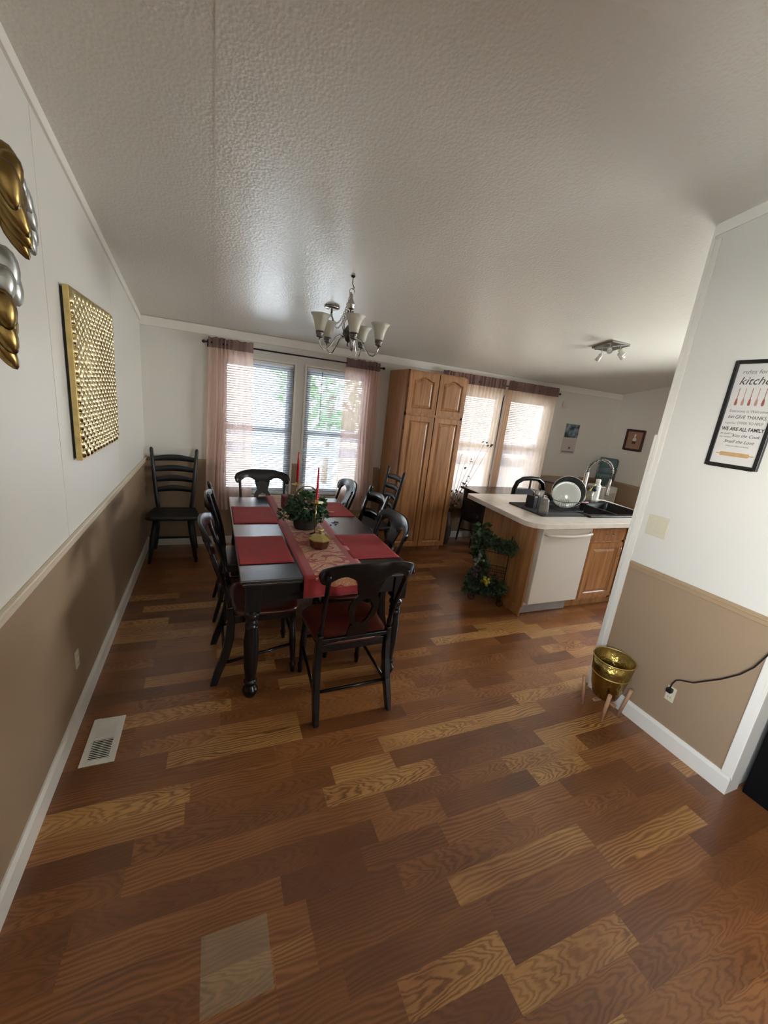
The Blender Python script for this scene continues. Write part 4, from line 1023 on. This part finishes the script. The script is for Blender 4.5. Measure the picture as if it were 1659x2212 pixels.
o = obj('brush_cup', MB().lathe([(0,0),(.034,0),(.036,.12),(.032,.12),(.03,.006),(0,.006)], n=18), mat('clear_cup', srgb(190, 176, 166), .2, trans=.5), loc=(4.56, -1.43, CZ)); tag(o, 'clear cup holding the dish brush', 'cup')

# ================================================================ WATER DISPENSER
t = thing('water_dispenser', 'white water dispenser in the far kitchen corner', 'water dispenser', (6.17, -.30, 0))
obj('body', MB().box(-.15, .15, -.15, .15, 0, .89), wht_pl, t, bevel=.012)
obj('tap_panel', MB().box(-.11, .11, -.158, -.15, .58, .80), mat('grey_panel', srgb(190, 186, 178), .4), t, bevel=.003)
t2 = tag(obj('water_bottle', MB().lathe([(0,.0),(.03,.0),(.035,.03),(.10,.07),(.135,.10),(.135,.17),(.130,.175),(.130,.19),(.135,.195),(.135,.27),(.130,.275),(.130,.29),(.135,.295),(.135,.39),(.12,.42),(0,.425)], n=32), mat('teal_water_bottle', srgb(96, 122, 126), .12, trans=.45, var=.05), loc=(6.17, -.30, .89)), 'large upturned teal water bottle on the white dispenser', 'water bottle')

# ================================================================ KITCHEN TABLE AND STOOLS
dkw = mat('dark_walnut', srgb(74, 50, 42), .25, var=.2, vscale=4, stretch=(1, 8, 1), spec=.7)
t = thing('kitchen_table', 'dark wood table behind the peninsula under the kitchen windows', 'table', (4.25, -.52, 0))
obj('tabletop', MB().box(-.56, .56, -.37, .37, .755, .785), dkw, t, bevel=.004)
for sx_ in (-1, 1):
    for sy_ in (-1, 1): obj('leg', MB().box(sx_*.28-.03, sx_*.28+.03, sy_*.2-.03, sy_*.2+.03, 0, .755), blk_pl, t)
greyf = mat('charcoal_upholstery', srgb(52, 52, 56), .9, var=.15, vscale=60, bump=.3, bscale=300)
t = thing('barrel_stool', 'charcoal upholstered chair with black legs at the left end of the kitchen table', 'chair', (3.95, -.27, 0), -PI/2)
def shell(u, v):
    a = lerp(-.65, PI+.65, u); z = lerp(.34, .70+.05*math.sin(u*PI), v); r_ = .215+.02*v
    return (r_*math.cos(a)*1.0, -r_*.85*math.sin(a), z)
obj('backrest', MB().grid(shell, 24, 6), greyf, t, solid=.035)
obj('seat', MB().box(-.19, .19, -.16, .18, .40, .48), greyf, t, bevel=.03, seg=3)
for sx_ in (-1, 1):
    for sy_ in (-1, 1): obj('leg', MB().tube([(sx_*.15, sy_*.13, .41), (sx_*.17, sy_*.16, 0)], [.016, .012], 8), blk_pl, t)
obj('stretcher', MB().tube([(-.16,-.15,.17),(.16,.15,.17)], .009, 6).tube([(.16,-.15,.17),(-.16,.15,.17)], .009, 6), blk_pl, t)
t = thing('arched_chair', 'black chair with an arched open back between the peninsula and kitchen table', 'chair', (4.26, -.80, 0), 0)
pts = [(-.23,0,.45),(-.24,0,.75),(-.235,0,.90),(-.20,0,.985),(-.12,0,1.03),(0,0,1.04),(.12,0,1.03),(.2,0,.985),(.235,0,.90),(.24,0,.75),(.23,0,.45)]
obj('back_frame', MB().tube(pts, .027, 10), black_w, t)
obj('back_rail', MB().box(-.235, .235, -.01, .01, .80, .90).box(-.004, .012, -.01, .01, .9, 1.02), greyf, t)
obj('seat', MB().box(-.23, .23, -.02, .38, .44, .48), black_w, t, bevel=.01)
for sx_ in (-1, 1):
    for y_ in (.0, .34): obj('leg', MB().tube([(sx_*.2, y_, .45), (sx_*.22, y_, 0)], [.018, .014], 8), black_w, t)
t = thing('corner_table', 'small dark wood high table standing askew by the calendar wall', 'table', (5.10, -.40, 0), -PI/4)
obj('tabletop', MB().box(-.2, .42, -.2, .2, .925, .95), dkw, t, bevel=.003)
for sx_ in (-.16, .38):
    for sy_ in (-.16, .16): obj('leg', MB().box(sx_-.02, sx_+.02, sy_-.02, sy_+.02, 0, .925), dkw, t)

# twig plant half hidden behind the pantry
t = thing('twig_plant', 'tall vase of thin twigs and small leaves half hidden behind the pantry', 'plant', (3.50, -.22, 0))
obj('vase', MB().lathe([(0,0),(.07,0),(.09,.15),(.075,.32),(.045,.42),(.05,.45),(.04,.45),(.035,.4),(0,.38)], n=20), mat('dark_vase', srgb(70, 60, 50), .4), t)
rr = random.Random(2); mb = MB(); lf = MB(); tips = []
for i in range(9):
    a = rr.uniform(-.5, .7); b = rr.uniform(-.5, .5); h = rr.uniform(.75, 1.15)
    pts = [(0,0,.3)] + [(a*.14*k+rr.uniform(-.012,.012), b*.12*k+rr.uniform(-.012,.012), .3+h*k/4.) for k in range(1, 5)]
    mb.tube(pts, [.003,.003,.0025,.002,.0012], 5); tips += pts[2:]
obj('twigs', mb, mat('dark_twig', srgb(52, 40, 34), .7), t)
for i, p in enumerate(tips[::2]): leaf_cloud(lf, p, .02, 3, .045, 20+i)
obj('dark_leaves', lf, mat('dark_dry_leaf', srgb(44, 32, 30), .6), t)
lf = leaf_cloud(MB(), (.03,-.02,.60), .11, 40, .07, 44, (1,1,.9)); obj('green_leaves', lf, mat('yellow_green_leaf', srgb(128, 120, 62), .5, var=.3, vscale=20), t)

# ================================================================ WIRE PLANT STAND
t = thing('plant_stand', 'three-tier black wire stand against the oak peninsula end', 'plant stand', (3.045, -1.81, 0), .83)
bw = mat('black_wire', srgb(26, 24, 24), .45, .5); mb = MB(); H = .66; ya, yb_ = -.135, .135
for y in (ya, yb_):
    for x in (-.045, .045): mb.tube([(x,y,.05),(x,y,H-.10 if x < 0 else H)], .0045, 6)
    mb.tube([(.045,y,H),(.03,y,H+.02),(.0,y,H-.01),(-.045,y,H-.10)], .0045, 6)
obj('frame', mb, bw, t)
for y in (ya, yb_):
    for x in (-.045, .045):
        obj('foot_loop', MB().tube([(x, y+.028*math.cos(a), .034+.03*math.sin(a)) for a in [2*PI*i/14 for i in range(14)]], .004, 6, closed=True), bw, t)
for z in (.08, .30, .52):
    mb = MB()
    for dz in (0, .06): mb.tube([(-.055,ya,z+dz),(.045,ya,z+dz),(.045,yb_,z+dz),(-.055,yb_,z+dz)], .0032, 5, closed=True)
    for i in range(17): y = lerp(ya, yb_, i/16); mb.tube([(-.055,y,z+.06),(-.055,y,z),(.045,y,z),(.045,y,z+.06)], .0013, 4)
    obj('basket_shelf', mb, bw, t)
lg2 = mat('dark_ivy_leaf', srgb(58, 86, 58), .38, var=.5, vscale=30)
X_, Y_ = 3.03, -1.80
along = lambda d, off=0.0: (-.74*d-.67*off, .67*d-.74*off)     # d runs along the stand to its far-left end, off towards the room
def garland(z0, n, spread, count, size, seed, label, extra=()):
    mb = MB()
    for i in range(n):
        d, dz = spread(i/(n-1)); x, y = along(d, .03)
        leaf_cloud(mb, (x, y, dz), .058, count, size, seed+i, (.85, .85, 1))
    for (d, dz, rad, c_, sz, sq) in extra:
        x, y = along(d, .02); leaf_cloud(mb, (x, y, dz), rad, c_, sz, seed+50, sq)
    tag(obj('ivy_garland', mb, lg2, loc=(X_, Y_, z0)), label, 'garland', 'ivy garlands on the wire stand')
garland(.57, 8, lambda a: (lerp(-.16, .15, a), .01+.06*a), 62, .042, 60, 'artificial ivy garland filling the top tier of the wire stand', ((.12, .14, .05, 26, .085, (.8, .8, 1.4)),))
garland(.22, 12, lambda a: (.125-.08*math.sin(a*PI)*.6+.02*math.sin(a*9), .30-.34*a), 60, .044, 90, 'artificial ivy garland trailing down the left side of the wire stand')
garland(.10, 9, lambda a: (lerp(.14, -.14, a), .02+.06*a), 66, .044, 120, 'artificial ivy garland on the bottom tier of the wire stand', ((-.06, .10, .09, 110, .042, (.8, .8, 1)),))
def bunch(loc, n, r, sp, m, label, name, cat_, seed):
    rr = random.Random(seed); mb = MB()
    for _ in range(n):
        p = (rr.gauss(0, sp[0]), rr.gauss(0, sp[1]), rr.gauss(0, sp[2]))
        mb.lathe([(0,-r),(r*.7,-r*.7),(r,0),(r*.7,r*.7),(0,r)], p, 8)
    tag(obj(name, mb, m, loc=loc), label, cat_)
bunch((2.885,-1.79,.31), 60, .014, (.010,.016,.026), mat('purple_grape', srgb(62, 36, 54), .3, var=.2), 'bunch of dark purple artificial grapes on the left of the stand', 'grape_bunch', 'grapes', 3)
bunch((2.945,-1.885,.25), 26, .013, (.012,.03,.02), mat('yellow_blossom', srgb(176, 168, 62), .5, var=.2), 'cluster of yellow artificial blossoms in the middle of the stand', 'blossom_cluster', 'flowers', 4)
bunch((2.895,-1.80,.44), 14, .016, (.014,.018,.022), mat('grey_green_bud', srgb(112, 128, 112), .5, var=.2), 'grey-green artificial buds among the ivy on the stand', 'bud_cluster', 'flowers', 5)

# ================================================================ RIGHT PARTITION: PLANTER, POSTER, SWITCH, OUTLET, CORD
t = thing('planter_stand', 'light wooden four-legged planter stand by the partition wall', 'plant stand', (2.895, -3.245, 0))
lw = mat('raw_beech', srgb(176, 134, 104), .6, var=.12, vscale=20, stretch=(6, 6, 1))
for (sx_, sy_) in ((-1,-1),(1,-1),(1,1),(-1,1)): obj('leg', MB().tube([(sx_*.072, sy_*.072, 0), (sx_*.093, sy_*.093, .20)][::1], [.010,.012], 8), lw, t)
obj('cross_brace', MB().box(-.085, .085, -.009, .009, .085, .10).box(-.009, .009, -.085, .085, .085, .10), lw, t)
t = thing('brass_pot', 'hammered brass pot resting in the wooden planter stand', 'pot', (2.895, -3.245, .101))
hb = MATS.get('hb') or mat('hammered_brass', srgb(150, 128, 70), .24, 1.0, var=.2, vscale=20, bump=.8, bscale=45, bdist=.006)
obj('pot_body', MB().lathe([(0,0),(.05,.0),(.072,.02),(.090,.08),(.105,.17),(.118,.275),(.115,.275),(.10,.17),(.086,.085),(.065,.022),(0,.012)], n=40), hb, t)
obj('rim_band', MB().tube([(.118*math.cos(a), .118*math.sin(a), .275) for a in [2*PI*i/40 for i in range(40)]], .0035, 6, closed=True), gold, t)
obj('waist_band', MB().tube([(.106*math.cos(a), .106*math.sin(a), .175) for a in [2*PI*i/40 for i in range(40)]], .0032, 6, closed=True), gold, t)

def text(name, s, size, m, parent, loc, rot, shear=0, bold=0, sx=1.0, align='LEFT'):
    cu = bpy.data.curves.new(name, 'FONT'); cu.body = s; cu.size = size; cu.shear = shear; cu.extrude = .0002; cu.offset = bold; cu.align_x = align
    cu.resolution_u = 3
    tmp = bpy.data.objects.new(name, cu); COL.objects.link(tmp)
    bpy.context.view_layer.update()
    me = bpy.data.meshes.new_from_object(tmp.evaluated_get(bpy.context.evaluated_depsgraph_get()))
    COL.objects.unlink(tmp); bpy.data.objects.remove(tmp)
    me.transform(Matrix.Diagonal((sx, 1, 1, 1)))
    me.materials.clear(); me.materials.append(m)
    o = bpy.data.objects.new(name, me); COL.objects.link(o); o.parent = parent; o.location = loc; o.rotation_euler = rot
    return o
# poster (local x = along -y of the room, local z = up); frame hangs on the partition
t = thing('framed_poster', 'black framed kitchen rules poster with rolling pin on the right partition wall', 'poster', (XP, -3.447, 1.858), -PI/2)
pw, ph = .115, .258   # half sizes; local -y points into the room
fr = mat('black_frame', srgb(24, 24, 26), .3)
mb = MB().box(-pw, -pw+.017, -.02, -.002, -ph, ph).box(pw-.017, pw, -.02, -.002, -ph, ph).box(-pw+.017, pw-.017, -.02, -.002, ph-.017, ph).box(-pw+.017, pw-.017, -.02, -.002, -ph, -ph+.017)
obj('frame', mb, fr, t, bevel=.002)
pr = obj('print', MB().box(-pw+.017, pw-.017, -.008, -.003, -ph+.017, ph-.017), mat('grey_print_paper', srgb(206, 202, 198), .35, var=.03, vscale=15), t)
ink = mat('dark_ink', srgb(58, 52, 54), .7); ink2 = mat('grey_ink', srgb(112, 104, 104), .7); rdk = mat('brick_ink', srgb(150, 82, 70), .7); tank = mat('tan_ink', srgb(186, 148, 104), .7, var=.1, vscale=60)
RX = (PI/2, 0, 0)
def L(s, z, size, m=ink, x=None, shear=0, sx=1.0, bold=0, align='CENTER'):
    text('lettering', s, size, m, pr, (0 if x is None else x, -.0085, z), RX, shear, bold, sx, align)
L('rules for the', .196, .026, ink2, shear=.15, sx=1.15); L('kitchen', .145, .052, ink, shear=.3, sx=1.02)
for i in range(5):
    x = -.065+.028*i+.0; mm = rdk if i % 2 == 0 else mat('pale_brick_ink', srgb(178, 132, 120), .7)
    obj('spoon_drawing', MB().box(x-.0012, x+.0012, -.0092, -.008, .075, .128).prism([(x-.004,.072),(x-.006,.055),(x-.004,.046),(x+.004,.046),(x+.006,.055),(x+.004,.072),(x+.001,.082),(x-.001,.082)], lambda u, v, s: (u, -.0092 if s == 0 else -.008, v)), mm, pr)
L('Everyone is Welcome', .013, .018, ink2); L('Eat', -.016, .022, ink, x=-.066, shear=.3); L('GIVE THANKS', -.018, .024, ink, x=.018, sx=.86)
L('together', -.044, .014, ink2, x=-.060, shear=.3); L('OFFER TO HELP', -.044, .018, ink2, x=.022, sx=.85)
L('WE ARE ALL FAMILY', -.076, .024, ink, sx=.82, bold=.0006)
L('be careful of', -.095, .011, ink, x=-.062, shear=.2); L('Kiss the Cook', -.106, .021, ink, x=.022, shear=.35, sx=.95); L('our romance', -.111, .010, ink, x=-.062)
L('Smell the Love', -.136, .023, ink, shear=.35, sx=.95); L('bless us when present', -.154, .011, ink2, shear=.2)
obj('rolling_pin_drawing', MB().prism([(-.062,-.182),(.06,-.182),(.064,-.191),(.06,-.202),(-.062,-.202),(-.066,-.191)], lambda u, v, s: (u, -.0092 if s == 0 else -.008, v)).box(-.082, -.064, -.0092, -.008, -.1945, -.1895).box(.062, .082, -.0092, -.008, -.1945, -.1895), tank, pr)

t = thing('light_switch', 'cream double rocker light switch on the partition wall', 'light switch', (XP, -3.183, 1.203), -PI/2)
pm = mat('cream_plate', srgb(204, 196, 174), .35, var=.01)
obj('plate', MB().box(-.061, .061, -.006, 0, -.061, .061), pm, t, bevel=.003)
for x in (-.024, .024): obj('rocker', MB().box(x-.016, x+.016, -.011, -.006, -.035, .035), pm, t, bevel=.002)
def outlet(t):
    obj('plate', MB().box(-.024, .024, -.006, 0, -.045, .045), pm, t, bevel=.002)
    for z in (.02, -.02):
        obj('socket', MB().box(-.014, .014, -.008, -.006, z-.012, z+.012), pm, t)
        obj('slot', MB().box(-.007, -.005, -.0085, -.0078, z-.004, z+.005).box(.005, .007, -.0085, -.0078, z-.004, z+.005), blk_pl, t)
t = thing('wall_outlet', 'cream wall outlet low on the partition with a black plug in it', 'outlet', (XP, -3.52, .31), -PI/2); outlet(t)
t = thing('wall_outlet', 'cream wall outlet low on the left tan wainscot above the vent', 'outlet', (0, -2.50, .33), PI/2); outlet(t)
t = thing('power_cord', 'black power cord plugged into the partition outlet and rising to the right', 'cord', (XP, -3.518, .335))
obj('plug', MB().box(-.034, -.0062, -.014, .014, -.012, .014), blk_pl, t, bevel=.004)
yz = [(-3.518,.345),(-3.519,.38),(-3.530,.41),(-3.549,.426),(-3.575,.438),(-3.611,.456),(-3.66,.505),(-3.717,.56),(-3.777,.632),(-3.816,.70),(-3.85,.80),(-3.89,.90),(-3.95,.93),(-4.05,.905)]
xs_ = [-.025]+[-.018]*9+[-.02,-.03,.06,.22]
obj('cable', MB().tube([(xs_[i], y+3.518, z-.335) for i, (y, z) in enumerate(yz)], .0038, 6), blk_pl, t)
# black cabinet beyond the partition
t = thing('black_cabinet', 'tall black cabinet at the right edge beyond the partition end', 'cabinet', (3.135, -3.905, 0))
bm_ = mat('matte_black_laminate', srgb(4, 4, 5), .6, spec=.15, var=.05)
obj('body', MB().box(0, .45, -1.1, 0, 0, .90), bm_, t, bevel=.004)
for i in range(2): obj('door', MB().box(-.012, 0, -.01-.545*i-.53, -.01-.545*i, .03, .88), bm_, t, bevel=.002)

# ================================================================ FLOOR VENT AND PALE SQUARE
t = thing('floor_vent', 'white louvered floor vent along the left wall', 'vent', (.139, -2.713, 0))
mb = MB().box(-.069, -.042, -.147, .147, 0, .005).box(.042, .069, -.147, .147, 0, .005).box(-.042, .042, -.147, -.118, 0, .005).box(-.042, .042, .118, .147, 0, .005)
obj('frame', mb, wht_pl, t, bevel=.002)
obj('duct_shadow', MB().box(-.042, .042, -.118, .118, .0002, .0006), mat('duct_dark', srgb(16, 14, 13), .9), t)
mb = MB()
for i in range(22): mb.obox((0, lerp(-.113, .113, i/21), .003), (.084, .0065 if i > 10 else .0052, .0022), Matrix.Rotation(.5 if i > 10 else -.5, 3, 'X'))
obj('louvers', mb, wht_pl, t)
pale = mat('pale_translucent', srgb(190, 176, 150), .3, Alpha=.20)  # thin see-through square, paler than the planks under it
tag(obj('pale_square', MB().box(-.102, .102, -.098, .098, 0, .0008), pale, loc=(.692, -3.759, .0006)), 'pale translucent square lying on the floor planks near the viewer', 'film sheet')

# ================================================================ LEFT WALL ART
t = thing('wall_art', 'gold hammered mosaic panel hanging on the left wall', 'wall art', (0, -1.845, 1.68), PI/2)
aw, ah = .43, .392   # local x runs along +y of the room; local -y into the room
obj('panel', MB().box(-aw, aw, -.036, -.012, -ah, ah), gold, t, bevel=.002)
obj('backing', MB().box(-aw+.01, aw-.01, -.012, 0, -ah+.01, ah-.01), blk_pl, t)
def relief():
    mb = MB(); rr = random.Random(4)
    W2, H2 = aw-.01, ah-.01; nx, nz = 24, 17
    for i in range(nx):
        for j in range(nz):
            u = (i+.5)/nx; v = (j+.5+(.5 if i % 2 else 0))/(nz+.5)
            if v > 1: continue
            x = lerp(-W2, W2, u); z = lerp(-H2, H2, v)
            cx1, cz1 = -.12, .22
            ang = math.sin((x*5+z*3.5))*.25 + math.cos(z*6-x*4)*.15
            L_, w_ = .0255*rr.uniform(.88,1.1), .0155*rr.uniform(.88,1.08)
            ca, sa = math.cos(ang), math.sin(ang); vs = []
            tx, tz = rr.uniform(-.12,.12), rr.uniform(-.12,.12)
            for (f, d) in ((1.0, 0), (.84, .007), (.5, .011)):
                for k in range(8):
                    a = 2*PI*k/8; px, pz = w_*f*math.cos(a), L_*f*math.sin(a)
                    dd = d*(1+tx*px/w_+tz*pz/L_) if d else 0
                    vs.append((min(W2+.004, max(-W2-.004, x+px*ca-pz*sa)), -.036-dd, min(H2+.004, max(-H2-.004, z+px*sa+pz*ca))))
            mb.add(vs, [(i_*8+k, i_*8+(k+1) % 8, i_*8+8+(k+1) % 8, i_*8+8+k) for i_ in range(2) for k in range(8)], True); mb.add(vs[16:], [tuple(range(8))], False)
    return mb
obj('mosaic_relief', relief(), mat('bright_gold', srgb(240, 222, 172), .20, 1.0, var=.2, vscale=40), t)

t = thing('petal_wall_sculpture', 'gold and silver metal petal sculpture at the left edge of the left wall', 'wall sculpture', (0, -2.97, 2.02))
silv = mat('silver_glass_petal', srgb(170, 172, 168), .3, .6, var=.1); brz = mat('antique_brass_petal', srgb(146, 122, 74), .3, 1.0, var=.25, vscale=12)
def petal(y, z, L_, w_, lean, dx, m):
    """cupped oval leaf of metal, turned half towards the room; lean is its tilt from the vertical"""
    n = 14; vs = []; hd = Vector((.80, .60, 0)); d = hd*math.sin(lean)-Vector((0,0,1))*math.cos(lean); s = hd*math.cos(lean)+Vector((0,0,1))*math.sin(lean); nn = d.cross(s)
    if nn.x < 0: nn = -nn
    c = Vector((dx, y+2.97, z-2.02))
    for f, o_ in ((1, 0), (.82, .008), (.5, .014), (.05, .016)):
        for k in range(n):
            a = 2*PI*k/n; taper = 1-.25*math.cos(a)
            vs.append(c+d*(L_*f*math.cos(a))+s*(w_*f*taper*math.sin(a))+nn*o_)
    mb = MB().add(vs, [(i*n+k, i*n+(k+1) % n, (i+1)*n+(k+1) % n, (i+1)*n+k) for i in range(3) for k in range(n)], True)
    mb.add(vs[3*n:], [tuple(range(n))], True)
    obj('petal', mb, m, t, solid=.002)
for (y, z, L_, w_, a, dx) in ((-2.72,2.29,.04,.018,.3,.035),(-2.695,2.255,.05,.024,.35,.035),(-2.68,2.215,.055,.026,.35,.035),(-2.665,2.17,.055,.025,.35,.03),(-2.67,2.13,.045,.02,.3,.03),(-2.712,2.13,.045,.013,.5,.03),
        (-2.91,1.995,.06,.032,.25,.04),(-2.90,1.94,.055,.032,.3,.04),(-2.945,1.945,.05,.03,.15,.04)):
    petal(y, z, L_, w_, a, dx, silv)
for (y, z, L_, w_, a, dx) in ((-2.985,2.24,.06,.03,.1,.09),(-3.02,2.22,.05,.028,.05,.11),(-2.945,2.19,.06,.032,.3,.085),(-2.99,2.175,.06,.026,.25,.10),
        (-2.925,2.135,.065,.030,.45,.08),(-3.02,2.13,.07,.03,.45,.105),(-2.97,2.11,.07,.03,.5,.09),(-2.945,2.075,.06,.022,.5,.08),(-3.05,2.18,.06,.03,.2,.11),
        (-3.035,1.862,.055,.030,.2,.065),(-3.07,1.825,.05,.030,.25,.075),(-3.03,1.795,.055,.026,.35,.06),(-3.085,1.785,.05,.026,.3,.08),(-3.065,1.745,.055,.024,.45,.065),(-3.10,1.85,.05,.03,.2,.085)):
    petal(y, z, L_, w_, a, dx, brz)
obj('mount_rods', MB().tube([(0,-.02,.2),(.09,-.02,.2)], .004, 6).tube([(0,.08,.12),(.06,.08,.12)], .004, 6).tube([(0,-.1,-.08),(.07,-.1,-.08)], .004, 6).tube([(0,-.14,-.2),(.08,-.14,-.2)], .004, 6), blk_pl, t)

# ================================================================ FAR WALL ITEMS
t = thing('wall_calendar', 'wall calendar with a dark blue photo page beside the right curtain', 'calendar', (5.605, -.004, 1.525))
paper = mat('calendar_paper', srgb(196, 184, 178), .6, var=.02)
obj('page', MB().box(-.14, .14, -.004, 0, -.225, .225), paper, t)
ph_m, nt, n, l, b = nodes_of('calendar_photo_print')
c = n.new('ShaderNodeTexCoord'); nz = n.new('ShaderNodeTexNoise'); nz.inputs['Scale'].default_value = 9; l.new(c.outputs['Object'], nz.inputs['Vector'])
r = n.new('ShaderNodeValToRGB'); r.color_ramp.elements[0].position = .4; r.color_ramp.elements[0].color = srgb(40, 56, 66)+(1,); r.color_ramp.elements[1].position = .62; r.color_ramp.elements[1].color = srgb(140, 160, 172)+(1,)
l.new(nz.outputs['Fac'], r.inputs[0]); l.new(r.outputs[0], b.inputs['Base Color']); b.inputs['Roughness'].default_value = .3
obj('photo', MB().box(-.132, .132, -.006, -.004, .02, .218), ph_m, t)
mb = MB()
for i in range(6): mb.box(-.12, .12, -.0052, -.004, -.02-.028*i, -.018-.028*i)
for i in range(8): mb.box(-.12+.0343*i-.0006, -.12+.0343*i+.0006, -.0052, -.004, -.16, -.02)
obj('day_grid', mb, mat('pale_grid_ink', srgb(160, 148, 146), .7), t)
obj('marked_day', MB().box(-.0, .03, -.0056, -.004, -.145, -.12), ink, t)
mb = MB(); rr = random.Random(9); x = -.12
while x < .11:
    w_ = rr.uniform(.006, .018); mb.box(x, x+w_, -.0052, -.004, -.205, -.18); x += w_+.006
obj('footer_print', mb, ink2, t)
t = thing('round_wall_disc', 'small round white disc on the wall above the calendar', 'wall disc', (5.345, 0, 2.005))
obj('disc', MB().lathe([(0,0),(.045,0),(.045,.012),(.036,.018),(0,.02)], n=28, rot=rotm((0,0,1),(0,-1,0))), pm, t)
obj('ring', MB().tube([(.03*math.cos(a), -.018, .03*math.sin(a)) for a in [2*PI*i/24 for i in range(24)]], .002, 5, closed=True), trim_w, t)
t = thing('framed_picture', 'small maroon framed picture of a chef figure on the right kitchen wall', 'picture', (XR, -.386, 1.612), -PI/2)
pf = mat('maroon_frame', srgb(62, 22, 28), .35)
a_, b_ = .152, .155; g = .03
obj('frame', MB().box(-a_, -a_+g, -.022, -.001, -b_, b_).box(a_-g, a_, -.022, -.001, -b_, b_).box(-a_+g, a_-g, -.022, -.001, b_-g, b_).box(-a_+g, a_-g, -.022, -.001, -b_, -b_+g), pf, t, bevel=.004)
pr = obj('print', MB().box(-a_+g, a_-g, -.008, -.001, -b_+g, b_-g), mat('tan_print', srgb(150, 118, 96), .5, var=.1, vscale=30), t)
cw = mat('chef_white_ink', srgb(220, 210, 205), .6)
ell = lambda cx_, cz_, rx, rz_: [(cx_+rx*math.cos(a), cz_+rz_*math.sin(a)) for a in [2*PI*i/18 for i in range(18)]]
fl = lambda d: (lambda u, v, s: (u, -.0088-d if s == 0 else -.008, v))
obj('chef_figure', MB().prism(ell(.0,.01,.030,.03), fl(.0002)).prism(ell(.0,.055,.014,.016), fl(.0001)).prism(ell(0,.078,.018,.012), fl(.0)), cw, pr)
obj('chef_trousers', MB().prism([(-.03,-.012),(.03,-.012),(.026,-.055),(.004,-.055),(0,-.03),(-.004,-.055),(-.026,-.055)], fl(.0004)), ink, pr)
